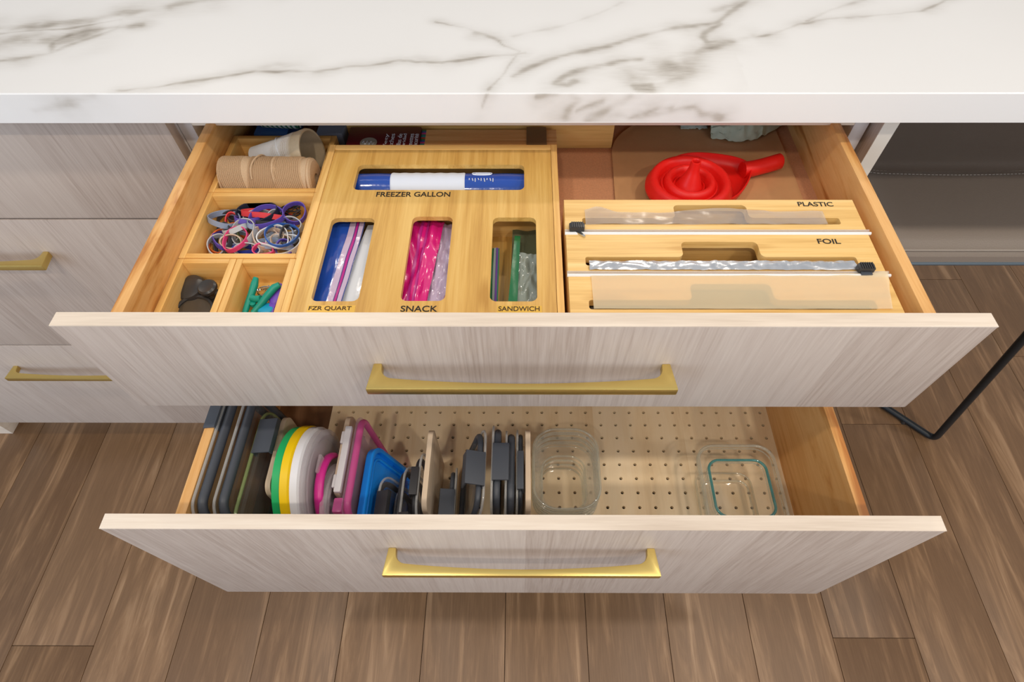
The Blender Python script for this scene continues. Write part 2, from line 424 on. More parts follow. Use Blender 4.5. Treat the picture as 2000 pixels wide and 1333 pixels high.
def marble_material():
    m, nt, b = mat('white_veined_slab'); n = nt.nodes; L = nt.links.new
    at = n.new('ShaderNodeAttribute'); at.attribute_name = 'vein'
    tc = n.new('ShaderNodeTexCoord'); no = n.new('ShaderNodeTexNoise'); no.inputs['Scale'].default_value = 160; no.inputs['Detail'].default_value = 5
    mp = n.new('ShaderNodeMapping'); mp.inputs['Rotation'].default_value = (0, 0, -.35); mp.inputs['Scale'].default_value = (.35, 1.6, 1)
    L(tc.outputs['Object'], mp.inputs[0]); L(mp.outputs[0], no.inputs['Vector'])
    mr = n.new('ShaderNodeMapRange'); mr.inputs[1].default_value = .25; mr.inputs[2].default_value = .75; mr.inputs[3].default_value = .7; mr.inputs[4].default_value = 1.3
    L(no.outputs['Fac'], mr.inputs[0])
    mu = n.new('ShaderNodeMath'); mu.operation = 'MULTIPLY'; L(at.outputs['Fac'], mu.inputs[0]); L(mr.outputs[0], mu.inputs[1])
    big = n.new('ShaderNodeTexNoise'); big.inputs['Scale'].default_value = 5; L(tc.outputs['Object'], big.inputs['Vector'])
    ba = n.new('ShaderNodeMath'); ba.operation = 'MULTIPLY_ADD'; ba.inputs[1].default_value = .06; L(big.outputs['Fac'], ba.inputs[0]); L(mu.outputs[0], ba.inputs[2])
    cr = n.new('ShaderNodeValToRGB'); e = cr.color_ramp.elements
    e[0].position = 0; e[0].color = lin((233, 232, 231)); e[1].position = 1; e[1].color = lin((140, 131, 119))
    k = e.new(.45); k.color = lin((188, 183, 176))
    L(ba.outputs[0], cr.inputs[0]); L(cr.outputs[0], b.inputs['Base Color'])
    b.inputs['Roughness'].default_value = .32
    return m
M_MARBLE = marble_material()
CZ0, CZ1 = .880, .914
def slab():
    nx, ny, nz_ = 660, 120, 14
    fx = np.linspace(-.80, .80, nx); fy = np.linspace(EDGE_Y+.0012, .245, ny); fz = np.linspace(CZ0+.0012, CZ1-.0012, nz_)
    top = np.array([(x, y, CZ1) for y in fy for x in fx]); edge = np.array([(x, EDGE_Y, z) for z in fz for x in fx])
    vt = vein_field(top, TOPV, dict(z=CZ1)); ve = vein_field(edge, EDGEV, dict(y=EDGE_Y))
    V = np.concatenate([edge, top]); val = np.concatenate([ve, vt]); F = []
    for j in range(nz_-1+ny):       # the arris between edge and top is one sloping strip of quads
        for i in range(nx-1):
            a = j*nx+i; F.append((a, a+1, a+1+nx, a+nx))
    V = [tuple(p) for p in V]; val = list(val); n0 = len(V)
    X0, X1, Y1 = -2.0, 1.75, .72
    rows = nz_+ny
    def add(p): V.append(p); val.append(0.0); return len(V)-1
    # sides left and right of the detailed field, then the part behind it, then the underside
    for sgn, xe, col in ((-1, X0, 0), (1, X1, nx-1)):
        prev = None
        for j in range(rows):
            q = V[j*nx+col]; k = add((xe, q[1], q[2]))
            if prev is not None:
                a, b_ = (j-1)*nx+col, j*nx+col
                F.append((prev, a, b_, k) if sgn < 0 else (a, prev, k, b_))
            prev = k
        if sgn < 0: LB = prev; L0 = n0
        else: RB = prev; R0 = prev-rows+1
    bl = add((X0, Y1, CZ1)); br = add((X1, Y1, CZ1))
    F.append(tuple([LB]+[(rows-1)*nx+i for i in range(nx)]+[RB, br, bl]))
    ul = add((X0, EDGE_Y, CZ0)); ur = add((X1, EDGE_Y, CZ0)); ubl = add((X0, Y1, CZ0)); ubr = add((X1, Y1, CZ0))
    F.append((ul, ubl, ubr, ur)); F.append((bl, br, ubr, ubl))
    F.append(tuple([ul, ur, R0]+[i for i in range(nx-1, -1, -1)]+[L0]))
    F.append(tuple([ul]+[L0+j for j in range(rows)]+[bl, ubl]))
    F.append(tuple([ur, ubr, br]+[R0+j for j in range(rows-1, -1, -1)]))
    me = bpy.data.meshes.new('worktop'); me.from_pydata(V, [], F)
    at = me.attributes.new('vein', 'FLOAT', 'POINT'); at.data.foreach_set('value', np.array(val, dtype=np.float32))
    me.update(); me.materials.append(M_MARBLE)
    o = bpy.data.objects.new('worktop', me); C.objects.link(o)
    return tag(o, 'white worktop slab with grey marble veins across the top of the cabinets', 'countertop')
slab()

# ------------------------------------------------------------------ handles, fronts, cabinets
def handle_mesh(cx, yf, zt):
    """cast bar pull: outline seen from above, extruded in height; posts reach back to the front panel"""
    hw, so, h = .161, .0333, .0100
    inner = [(hw-.0130, 0)]+[(hw-.0265+.0130*math.cos(a), -.0060-.0130*math.sin(a)) for a in [k*math.pi/14 for k in range(8)]]+[(hw-.040, -.0203), (hw-.060, -.0218), (hw-.085, -.0233), (hw-.115, -.0246), (hw-.14, -.0252), (0, -.0254)]
    pts = [(-hw+.004, 0), (-hw, -so)]
    pts += [(hw, -so), (hw-.004, 0)] + inner + [(-x, y) for x, y in inner[:-1]][::-1]
    g = Geo().prism([(cx+x, yf+y) for x, y in pts], zt-h, zt)
    return g
GAP1, GAP2, ZB, Z1T = .7139, .4141, .110, .862
FT = .0175
X_L = -.457   # drawer front right/left edges
# right-hand cabinet with its two open drawers
cab = thing('base_cabinet', 'whitewashed oak base cabinet with both of its drawers pulled open', 'cabinet', (0, .3, .10))
for sx in (-1, 1):
    B('side_panel', M_CARCASS, cab, min(sx*.457, sx*.438), max(sx*.457, sx*.438), .019, .60, .10, .880)
B('back_panel', M_CARCASS, cab, -.438, .438, .590, .60, .10, .880)
B('bottom_panel', M_CARCASS, cab, -.438, .438, .019, .59, .10, .119)
B('front_rail', M_OAK_H, cab, -.438, .438, .0187, .10, .845, .8795)
B('end_panel', M_OAK_V, cab, .4632, .4828, .0, .62, 0, .8795)
B('edge_band', plain('pale_edge_band', (226, 221, 211), .5), cab, .4634, .4826, -.0008, .0004, .0, .8790, bevel=0)
B('filler_strip', M_OAK_V, cab, .4570, .4632, .03, .60, .10, .8795, bevel=0)
B('toe_kick', M_OAK_H, cab, -.457, .457, .075, .09, 0, .10)
D1Y, D2Y = -.34274, -.49279      # front faces of the open drawers
BW, BT = .419, .013              # half outer width and board thickness of the drawer boxes
D1TOP, D1FLOOR = .848, .779
D2TOP, D2FLOOR = .652, .503
def drawer(yf, zb, zt, top, floor, blen, hz, mbot):
    y0 = yf+FT; y1 = y0+blen
    d = B('drawer', mbot, cab, -BW+BT, BW-BT, y0, y1-BT, floor-.006, floor, bevel=0)
    B('drawer_front', M_OAK_V, d, -.457, .457, yf, y0, zb, zt, bevel=.0016)
    for sx in (-1, 1):
        B('drawer_side', M_MAPLE, d, min(sx*BW, sx*(BW-BT)), max(sx*BW, sx*(BW-BT)), y0, y1, floor-.014, top, bevel=.0014)
    B('drawer_back', M_MAPLE, d, -BW+BT, BW-BT, y1-BT, y1, floor-.006, top, bevel=.0014)
    part('handle', handle_mesh(0, yf, hz), M_BRASS, d, bevel=.0014, label='satin brass bar handle')
    # the pale solid edging along the top of the front
    B('top_edging', M_OAK_H, d, -.4570, .4570, yf+.0002, y0, zt-.0008, zt+.0003, bevel=0)
    return d
d1 = drawer(D1Y, .7199, Z1T, D1TOP, D1FLOOR, .50, .804, M_CORK)
d1['label'] = 'upper drawer with cork bottom'
d2 = drawer(D2Y, .4212, .7074, D2TOP, D2FLOOR, .50, .646, M_BASE)
d2['label'] = 'lower drawer lined with pegboard'
# left-hand cabinet, closed
lc = thing('base_cabinet', 'closed whitewashed oak cabinet with three stacked drawer fronts', 'cabinet', (-.92, .3, .10))
LX0, LX1 = -1.374, -.4600
B('body', M_CARCASS, lc, LX0, LX1+.002, .019, .60, .10, .8795)
for k, (a, b) in enumerate(((GAP1+.0016, Z1T), (GAP2+.0016, GAP1-.0016), (ZB, GAP2-.0016))):
    f = B('drawer_front', M_OAK_V, lc, LX0, LX1, 0, .0185, a, b, bevel=.0016)
    if k: part('handle', handle_mesh(-.929, 0, {1: .6525, 2: .3465}[k]), M_BRASS, f, bevel=.0014, label='satin brass bar handle')
    else: part('handle', handle_mesh(-1.05, 0, .80), M_BRASS, f, bevel=.0014, label='satin brass bar handle')
B('toe_kick', M_OAK_H, lc, LX0-.02, LX1, .075, .09, 0, .10)
B('toe_return', M_OAK_H, lc, -1.75, -1.392, .031, .09, 0, .10)

# pegboard panels in the lower drawer: real holes on a 24 mm grid
def peg_panel(nx, ny, s, th, r, ex0, ex1, ey0, ey1):
    g = Geo(); oct_ = [(r*math.cos(math.radians(22.5+45*k)), r*math.sin(math.radians(22.5+45*k))) for k in range(8)]
    h = s/2
    sq = [(h, h*.414), (h*.414, h), (-h*.414, h), (-h, h*.414), (-h, -h*.414), (-h*.414, -h), (h*.414, -h), (h, -h*.414)]
    for i in range(nx):
        for j in range(ny):
            cx, cy = (i+.5)*s, (j+.5)*s
            vs = [(cx+p[0], cy+p[1], th) for p in sq]+[(cx+p[0], cy+p[1], th) for p in oct_]+[(cx+p[0], cy+p[1], 0) for p in oct_]
            vs += [(cx+a*h, cy+b*h, th) for a, b in ((1, 1), (-1, 1), (-1, -1), (1, -1))]
            fs = []
            for k in range(8):
                m_ = (k+1) % 8
                fs.append((k, m_, 8+m_, 8+k)); fs.append((8+k, 8+m_, 16+m_, 16+k))
            fs += [(0, 24, 1), (2, 25, 3), (4, 26, 5), (6, 27, 7)]
            g.add(vs, fs)
    W, Hh = nx*s, ny*s
    g.add([(0,0,0),(W,0,0),(W,Hh,0),(0,Hh,0),(0,0,th),(W,0,th),(W,Hh,th),(0,Hh,th)], [(0,1,5,4),(1,2,6,5),(2,3,7,6),(3,0,4,7)])
    return g
PS = .02405
px_edges = [-.3155, -.1712, -.0269, .1174, .2617]
PEG_TOP = D2FLOOR+.006
pg = peg_panel(6, 15, PS, .006, .0026, 0, 0, 0, 0)
peg_me = None
for x in px_edges:
    if peg_me is None:
        me = bpy.data.meshes.new('pegboard_panel'); me.from_pydata(pg.v, [], pg.f); me.materials.append(M_PEG); peg_me = me
    o = bpy.data.objects.new('pegboard_panel', peg_me); C.objects.link(o); o.parent = d2
    o.location = Vector((x, -.4705, D2FLOOR+.0002))-WM[d2].translation
# dark sheet added under the holes to paint in the shade inside them
B('hole_shade_sheet', M_DARK, d2, -.3155, .4050, -.4705, -.115, D2FLOOR-.0004, D2FLOOR+.0006, bevel=0)

# ------------------------------------------------------------------ stool at the end of the worktop
st = thing('counter_stool', 'taupe leather counter stool with black rod legs tucked under the worktop', 'stool', (.80, .2, 0))
def seat_ring(x0, x1, y0, y1, z, r): return [(x, y, z) for x, y in rr(x0, x1, y0, y1, r, 6)]
def seat_geo():
    g = Geo(); nu, nv = 40, 40; x0, x1, y0, y1 = .545, 1.055, .006, .474
    def top(a, b):
        x = x0+(x1-x0)*a; y = y0+(y1-y0)*b
        e = min(a, 1-a)*(x1-x0); f = b*(y1-y0)
        z = .655
        z -= .018*math.exp(-(f/.022)**2)+.014*math.exp(-(e/.025)**2)
        z += .05*max(0, (f-.27)/.2)**1.6 + .035*max(0, (abs(a-.5)-.30)/.2)**2
        z += .006*math.exp(-((f-.208)/.010)**2)*-1
        return (x, y, z)
    return g.sheet(top, nu, nv, .017)
part('seat', seat_geo(), M_LEATHER, st, smooth=1.2)
def seat_top(x, y):
    a = (x-.545)/.51; f = y-.006; e = min(a, 1-a)*.51
    return .655-.018*math.exp(-(f/.022)**2)-.014*math.exp(-(e/.025)**2)+.05*max(0, (f-.27)/.2)**1.6+.035*max(0, (abs(a-.5)-.30)/.2)**2-.006*math.exp(-((f-.208)/.010)**2)
for dy in (.206, .222):
    g = Geo(); x = .57
    while x < 1.03:
        xs = (x, x+.0045)
        g.tube([(q, dy-.012*math.sin((q-.57)*7.5), seat_top(q, dy-.012*math.sin((q-.57)*7.5))+.0006) for q in xs], .0006, 5)
        x += .0068
    part('stitching', g, M_STITCH, st, label='pale stitched seam', kind='stuff')
part('edge_stitching', Geo().tube([(.56, .0130, .6447), (1.04, .0130, .6447)], .0007, 6), M_STITCH, st, label='pale stitched seam')
part('front_edge_trim', Geo().tube([(.552, .008, .6225), (1.05, .008, .6225)], .0042, 8), M_PIPING, st)
def fillet(path, r, n=6):
    out = [Vector(path[0])]
    for a, b, c in zip(path[:-2], path[1:-1], path[2:]):
        a, b, c = Vector(a), Vector(b), Vector(c); d1_ = (a-b).normalized(); d2_ = (c-b).normalized()
        p, q = b+d1_*r, b+d2_*r
        for k in range(n+1):
            t = k/n; out.append(p*(1-t)**2+b*2*t*(1-t)+q*t*t)
    out.append(Vector(path[-1])); return out
for s in (1, -1):
    X = lambda x: .80+s*(x-.80)
    part('leg_rod', Geo().tube(fillet([(X(.955), .012, .622), (X(1.108), .014, .0105), (X(.86), .275, .0105), (X(.955), .40, .622)], .022), .0085, 10), M_STEEL, st, label='black rod leg bent along the floor')
    part('foot_pad', Geo().lathe([(0, .0), (.007, 0), (.007, .010), (0, .010)], (X(1.050), .072, 0.0005), n=12), M_BLACK, st)

# ------------------------------------------------------------------ upper drawer: bamboo trays
def tray(label, x0, x1, y0, y1, z0, z1, wl=.0075, group='bamboo organiser trays'):
    t = thing('bamboo_tray', label, 'tray', ((x0+x1)/2, (y0+y1)/2, z0), group=group)
    B('tray_floor', M_BAMBOO_Y, t, x0+wl, x1-wl, y0+wl, y1-wl, z0+.0002, z0+.005, bevel=0)
    for a, b in ((x0, x0+wl), (x1-wl, x1)): B('tray_wall', M_BAMBOO_RIM, t, a, b, y0, y1, z0+.0002, z1, bevel=.0008)
    for a, b in ((y0, y0+wl), (y1-wl, y1)): B('tray_wall', M_BAMBOO_RIMX, t, x0+wl, x1-wl, a, b, z0+.0002, z1, bevel=.0008)
    return t
TZ0, TZ1 = D1FLOOR+.0002, .815
tray('bamboo tray holding the jute and white twine', -.4050, -.2600, -.0755, .0470, TZ0, TZ1)
tray('bamboo tray full of rubber bands', -.4050, -.2600, -.1965, -.0765, TZ0, TZ1)
tray('small bamboo tray holding black rubber stoppers', -.4050, -.3358, -.3240, -.1980, TZ0, TZ1)
tray('small bamboo tray holding coloured bag clips', -.3350, -.2655, -.3240, -.1980, TZ0, TZ1)
TF = TZ0+.0052

# jute twine
def winding(c, ax, L, R, rings, core, seg=40, tilt=.25, wob=0.0, cone=None):
    """cross-wound cylinder or cone: one scalloped row per turn of twine"""
    prof = []
    if cone is None:
        prof += [(core, .004), (core, 0), (R*.80, 0), (R*.95, L*.012)]
    for i in range(rings):
        h0 = L*(.03+.94*i/rings); dh = L*.94/rings
        for q, k in ((0, .92), (.5, 1.0)):
            hh = h0+q*dh
            rr_ = R if cone is None else cone[0]+(cone[1]-cone[0])*hh/L
            rr_ *= 1+wob*math.sin(hh/L*9+1)+.006*math.sin(hh/L*31)
            if cone is None: rr_ *= 1-.10*max(0, abs(hh/L-.5)*2-.86)/.14
            prof.append((rr_*k, hh))
    if cone is None:
        prof += [(R*.95, L*.985), (R*.84, L), (core, L), (core, L-.02)]
    g = Geo().lathe(prof, (0, 0, 0), n=seg)
    return g
def orient(g, c, ax):
    q = Vector((0, 0, 1)).rotation_difference(Vector(ax).normalized()); M = Matrix.Translation(c) @ q.to_matrix().to_4x4()
    o = Geo(); o.v = [tuple(M @ Vector(v)) for v in g.v]; o.f = g.f; return o
M_JUTE = plain('jute_twine', (196, 166, 132), .9, bump=.6, bscale=900, var=.16)
M_COTTON = plain('white_cotton_twine', (240, 241, 243), .85, bump=.5, bscale=1100, var=.06)
M_CARD = plain('grey_brown_card', (182, 164, 136), .75, bump=.1, bscale=300, var=.08)
JR = .0262
jc = Vector((-.3930, -.0415, TF+JR+.0004))
jt = thing('jute_twine_spool', 'roll of tan jute twine lying in the bamboo tray', 'twine', (-.335, -.041, TF))
jg = winding(None, None, .121, JR, 46, .007)
# cross-winding: shear each turn so that the strands run slightly aslant, section by section
jv = []
for v in jg.v:
    k = v[2]/.121; sec = int(k*3.2); s = (.16, -.13, .19, -.12)[min(sec, 3)]
    jv.append((v[0], v[1], v[2]+s*v[0]*(0 if k < .05 or k > .95 else 1)))
jg.v = jv
part('winding', orient(jg, jc, (1, -.02, 0)), M_JUTE, jt, smooth=.35)
part('loose_strand', Geo().tube([jc+Vector((.050+.004*math.sin(a*2), (JR+.0006)*math.cos(a), (JR+.0006)*math.sin(a))) for a in [i*.16+.2 for i in range(16)]], .0011, 6), M_JUTE, jt)
# white twine cone
wa = PZ(478, 300, TF+.014); wb = Vector((-.2820, .0160, TF+.031))
ct = thing('white_twine_cone', 'cone of white cotton twine on a cardboard core behind the jute roll', 'twine', (-.33, .0, TF))
w_ax = Vector((.92, -.20, .19)).normalized(); wL = .096; w0 = Vector((-.3790, .0240, TF+.0135))
part('winding', orient(winding(None, None, wL*.93, 0, 44, 0, cone=(.0120, .0275), wob=.012), w0, w_ax), M_COTTON, ct, smooth=.35)
part('cardboard_core', orient(Geo().lathe([(.0095, 0), (.0290, wL), (.0285, wL+.0035), (.0262, wL+.003), (.0085, .001)], (0,0,0), n=40), w0, w_ax), M_CARD, ct, smooth=.8)
part('loose_strand', orient(Geo().tube([((.0208+.0001*i)*math.cos(a), (.0208+.0001*i)*math.sin(a), .046+.002*i) for i, a in enumerate([2.2+k*.22 for k in range(13)])], .0010, 6), w0, w_ax), M_COTTON, ct)
# things at the back of the drawer behind the tray
M_BLUE_PKT = plain('blue_packet', (58, 104, 176), .35)
blp = Geo().box(-.384, -.335, .060, .150, TZ0+.0002, TZ0+.030)
solo('blue_packet', blp, M_BLUE_PKT, 'blue packet behind the twine tray at the back of the drawer', 'packet', bevel=.003)
def stripe_mat():
    m, nt, b = mat('green_white_stripes'); n = nt.nodes; L = nt.links.new
    tc = n.new('ShaderNodeTexCoord'); mp = n.new('ShaderNodeMapping'); mp.inputs['Rotation'].default_value = (0, 0, .7)
    wv = n.new('ShaderNodeTexWave'); wv.inputs['Scale'].default_value = 55; L(tc.outputs['Object'], mp.inputs[0]); L(mp.outputs[0], wv.inputs['Vector'])
    cr = n.new('ShaderNodeValToRGB'); cr.color_ramp.interpolation = 'CONSTANT'
    cr.color_ramp.elements[0].color = lin((222, 232, 232)); cr.color_ramp.elements[1].position = .55; cr.color_ramp.elements[1].color = lin((52, 120, 92))
    L(wv.outputs['Fac'], cr.inputs[0]); L(cr.outputs[0], b.inputs['Base Color']); b.inputs['Roughness'].default_value = .45
    return m
M_STRIPE = stripe_mat()
solo('striped_straw_roll', Geo().lathe([(.0, 0), (.0085, 0), (.0095, .003), (.0095, .052), (.0085, .055), (0, .055)], (-.372, .078, TZ0+.0400), ax=(1, -.08, 0), n=24), M_STRIPE, 'green and white striped roll lying on the blue packet', 'roll')
M_SLATE = plain('slate_card', (120, 126, 142), .4)
solo('grey_card_wallet', Geo().prism([(-.292, .052), (-.255, .056), (-.246, .120), (-.290, .125)], TZ0+.0002, TZ0+.034), M_SLATE, 'slate grey card wallet behind the white twine cone', 'wallet', bevel=.002)

# ------------------------------------------------------------------ rubber bands
def band_geo(u0, u1, v0, v1, z, wdt=.0042, th=.0011, tx=0.0, ty=0.0, kink=.0, seed=0, n=44):
    a = PZ(u0, (v0+v1)/2, z); b = PZ(u1, (v0+v1)/2, z); c0 = PZ((u0+u1)/2, v0, z); c1 = PZ((u0+u1)/2, v1, z)
    rx = (b.x-a.x)/2; ry = (c0.y-c1.y)/2; cen = (a+b+c0+c1)/4
    Rm = Euler((tx, ty, 0)).to_matrix(); e3 = Rm @ Vector((0, 0, 1)); r = random.Random(seed); ph = r.random()*6
    P = []
    for k in range(n):
        t = 2*math.pi*k/n; kk = 1+kink*math.sin(3*t+ph)+kink*.5*math.sin(2*t+ph*2)
        P.append((rx*math.cos(t)*kk, ry*math.sin(t)*kk, .0015*math.sin(2*t+ph)))
    vs = []
    for k in range(n):
        p = Vector(P[k]); q = Vector(P[(k+1) % n]); o = Vector(P[k-1]); tg = (q-o).normalized(); nn = Vector((tg.y, -tg.x, 0)).normalized()
        for dn, dz in ((th/2, -wdt/2), (th/2, wdt/2), (-th/2, wdt/2), (-th/2, -wdt/2)):
            vs.append(cen+Rm @ (p+nn*dn+Vector((0, 0, dz))))
    lowest = min(v.z for v in vs)
    if lowest < TF+.0004: vs = [v+Vector((0, 0, TF+.0004-lowest)) for v in vs]
    lo_y = PZ(500, 497, z).y
    fs = []
    for k in range(n):
        j = (k+1) % n
        for m_ in range(4): fs.append((k*4+m_, k*4+(m_+1) % 4, j*4+(m_+1) % 4, j*4+m_))
    g = Geo(); X0, X1, Y0, Y1 = -.3965, -.2685, -.1880, -.0850
    g.add([(min(X1, max(X0, v.x)), min(Y1, max(Y0, v.y)), v.z) for v in vs], fs); return g
BCOL = {'steel blue': (150, 166, 192), 'navy': (38, 44, 62), 'purple': (96, 78, 178), 'coral red': (232, 72, 78), 'light grey': (186, 188, 192), 'cobalt blue': (44, 92, 172),
        'white': (222, 222, 222), 'orange': (224, 104, 40), 'hot pink': (226, 72, 128), 'charcoal': (66, 68, 74), 'beige': (208, 184, 164), 'royal blue': (48, 66, 168), 'teal green': (52, 128, 116), 'olive green': (128, 142, 92), 'black': (26, 26, 28)}
BMAT = {k: plain('band_'+k.replace(' ', '_'), v, .5) for k, v in BCOL.items()}
BANDS = [  # colour, extra words, pixel box, height, strip width, tilt x, tilt y
 ('orange', 'long orange rubber band buried in the middle of the tangle', (452,512,440,462), .789, .005, .1, .1, .08),
 ('charcoal', 'charcoal rubber band lying flat beneath the coral one', (470,556,424,450), .789, .005, -.2, .0, .05),
 ('teal green', 'teal green rubber band mostly hidden under the purple loop', (488,530,428,446), .792, .004, .2, 0, .05),
 ('royal blue', 'royal blue rubber band against the front of its tray', (458,510,484,497), .789, .004, .0, .1, .05),
 ('purple', 'small dark purple rubber band under the cobalt loop', (544,578,440,464), .791, .0042, .3, .2, .06),
 ('orange', 'orange rubber band under the pale grey loop at the tray front', (414,444,458,496), .790, .004, .2, .3, .06),
 ('olive green', 'olive green rubber band showing inside the pink loop', (470,500,452,478), .790, .005, .4, .2, .05),
 ('charcoal', 'dark grey rubber band standing up at the tray corner', (418,456,441,494), .796, .0042, .25, -.35, .05),
 ('light grey', 'pale grey rubber band curled at the tray front', (408,440,464,496), .794, .0052, .2, .35, .05),
 ('steel blue', 'wide steel blue rubber band leaning on the tray wall', (411,465,407,450), .803, .0046, -.15, .25, .0),
 ('coral red', 'small coral red rubber band beside the steel blue one', (441,465,421,440), .795, .003, .3, .1, .0),
 ('navy', 'navy rubber band looped behind the purple one', (462,546,400,434), .800, .0060, .15, -.1, .02),
 ('coral red', 'long coral red rubber band running under the purple loop', (478,572,406,433), .797, .0045, -.25, .15, .06),
 ('purple', 'large purple rubber band on top of the tangle', (487,554,404,444), .805, .0042, .05, -.05, .0),
 ('purple', 'purple rubber band at the back next to the bag organiser', (555,597,400,431), .803, .0042, .2, .1, .0),
 ('light grey', 'light grey rubber band right of the purple loop', (545,590,431,454), .797, .0055, .3, .0, .03),
 ('light grey', 'light grey rubber band arching over the orange one', (453,501,435,475), .802, .0052, .2, -.2, .0),
 ('beige', 'beige rubber band pinched into a narrow loop', (433,474,464,482), .799, .006, .5, 0, .02),
 ('beige', 'tall beige rubber band beside the cobalt loop', (496,548,445,483), .800, .0042, .1, .3, .10),
 ('hot pink', 'hot pink rubber band loop on the front left of the heap', (437,483,447,490), .804, .0036, .1, -.1, .02),
 ('light grey', 'broad grey rubber band folded at the tray front', (459,510,480,497), .797, .006, .6, 0, .04),
 ('hot pink', 'hot pink rubber band squashed flat at the tray front', (496,534,481,497), .799, .0042, .3, .1, .08),
 ('cobalt blue', 'thin round cobalt blue rubber band on top of the tangle', (520,583,436,480), .806, .0022, .05, .1, .0),
 ('white', 'thin white elastic looped through the beige band', (508,562,443,484), .804, .0014, .1, .2, .12),
 ('steel blue', 'steel blue rubber band under the beige bands', (434,492,458,480), .793, .0052, .2, 0, .06),
 ('white', 'white rubber band beneath the cobalt loop', (520,588,462,494), .794, .005, .2, -.1, .07),
 ('purple', 'narrow purple rubber band at the tray front beside the organiser', (540,572,474,497), .793, .004, .3, .2, .05),
 ('charcoal', 'charcoal rubber band by the organiser wall', (548,584,448,476), .797, .005, .3, .3, .06),
 ('light grey', 'pale grey rubber band inside the navy loop', (480,540,416,440), .793, .005, .1, .1, .05),
]
rb = random.Random(3)
for col, lab, cnt in (('light grey', 'light grey rubber band buried low in the tangle', 4), ('beige', 'beige rubber band buried low in the tangle', 3), ('steel blue', 'steel blue rubber band buried low in the tangle', 3), ('purple', 'purple rubber band buried low in the tangle', 2), ('charcoal', 'charcoal rubber band buried low in the tangle', 2)):
    for q in range(cnt):
        cu, cv = rb.uniform(435, 560), rb.uniform(428, 484); du, dv = rb.uniform(18, 32), rb.uniform(9, 18)
        BANDS.insert(0, (col, lab, (cu-du, cu+du, cv-dv, cv+dv), rb.uniform(.788, .794), .0042, rb.uniform(-.4, .4), rb.uniform(-.3, .3), .10))
for k, (col, lab, (u0, u1, v0, v1), z, wd, tx, ty, kk) in enumerate(BANDS):
    solo('rubber_band', band_geo(u0, u1, v0, v1, z, wd*1.45, th=.0013, tx=tx*1.5-.1, ty=ty, kink=kk, seed=k), BMAT[col], lab, 'rubber band', 'rubber bands in the tray', smooth=.9)
for k in range(5):
    r = random.Random(40+k); p = PZ(572+r.uniform(-8, 10), 424+r.uniform(-14, 12), .792)
    pts = [p+Vector((.012*math.sin(i*.7+k), .010*math.cos(i*.55+k*2), .004+.006*abs(math.sin(i*.4+k)))) for i in range(14)]
    pts = [Vector((min(-.2695, q.x), min(-.086, q.y), max(q.z, TF+.001))) for q in pts]
    solo('twist_tie', Geo().tube(pts, .0007, 6), BMAT['black'], 'curled black wire twist tie beside the purple rubber band', 'twist tie', 'black twist ties', smooth=.9)

# ------------------------------------------------------------------ black stoppers and bag clips
def stopper(name, label, prof, c, ax, m=M_BLACK, n=36):
    return solo(name, Geo().lathe(prof, c, ax=ax, n=n), m, label, 'stopper', smooth=.6)
def Zc(u, v, z): return PZ(u, v, z)
stopper('rubber_stopper', 'domed black rubber stopper at the back of the small tray', [(0, 0), (.0165, 0), (.0185, .002), (.0190, .008), (.0172, .0125), (.012, .0145), (0, .015)], Zc(374, 562, TF+.012)+Vector((0, 0, -.0095)), (-.12, -.10, 1))
k = thing('rubber_plug', 'small black mushroom-shaped plug beside the domed stopper', 'stopper', Zc(411, 572, TF))
part('flange', Geo().lathe([(0, 0), (.0125, 0), (.0135, .0025), (.012, .005), (.005, .0062)], Zc(413, 582, TF+.004)+Vector((0, 0, -.002)), ax=(.05, -.15, 1), n=28), M_BLACK, k)
part('stem', Geo().lathe([(.005, 0), (.0052, .010)], Zc(413, 580, TF+.008), ax=(-.05, .05, 1), n=18), M_BLACK, k)
part('cap', Geo().lathe([(0, 0), (.0095, 0), (.0112, .002), (.0110, .005), (.009, .0068), (.004, .0058), (0, .0058)], Zc(409, 566, TF+.016), ax=(-.08, -.12, 1), n=28), M_BLACK, k)
k = thing('rubber_stopper', 'round brown-black rubber stopper with a raised rim at the front of its tray', 'stopper', Zc(378, 606, TF))
kc = Zc(379, 609, TF+.008)+Vector((0, 0, -.0040)); ka = Vector((.05, -.16, 1)).normalized()
part('disc', Geo().lathe([(0, .0030), (.0195, .0030), (.0200, 0), (0, 0)], kc, ax=ka, n=44), M_BROWNBLACK, k, smooth=.6)
part('rim', Geo().lathe([(.0192, 0), (.0192, .0046), (.0200, .0056), (.0222, .0056), (.0230, .0046), (.0230, 0)], kc, ax=ka, n=44, closed=True), M_BLACK, k, smooth=.6)
M_TEAL = plain('teal_plastic', (10, 148, 128), .4)
M_PURPLE = plain('purple_plastic', (116, 76, 196), .45)
M_CYAN = plain('cyan_plastic', (24, 160, 204), .45)
cl = thing('bag_clip', 'teal sprung bag clip standing in the small tray', 'clip', Zc(510, 580, TF))
def P3(u, v, z): return PZ(u, v, z)
part('arm', Geo().tube([P3(500, 543, .806), P3(497, 556, .803), P3(491, 575, .797), P3(484, 594, .792), P3(478, 612, .789)], [.0030, .0044, .0040, .0036, .0034], 10, flat=.9), M_TEAL, cl)
part('arm', Geo().tube([P3(546, 556, .806), P3(536, 562, .804), P3(522, 578, .799), P3(508, 596, .793), P3(494, 612, .789)], [.0032, .0046, .0046, .0040, .0034], 10, flat=.9), M_TEAL, cl)
part('bridge', Geo().tube([P3(491, 582, .796), P3(500, 585, .795), P3(510, 584, .796)], .0042, 10), M_TEAL, cl)
part('pivot', Geo().lathe([(0, 0), (.0035, 0), (.0035, .004), (0, .005)], P3(496, 597, .790), n=14), M_TEAL, cl)
sp_c = P3(518, 571, .792)
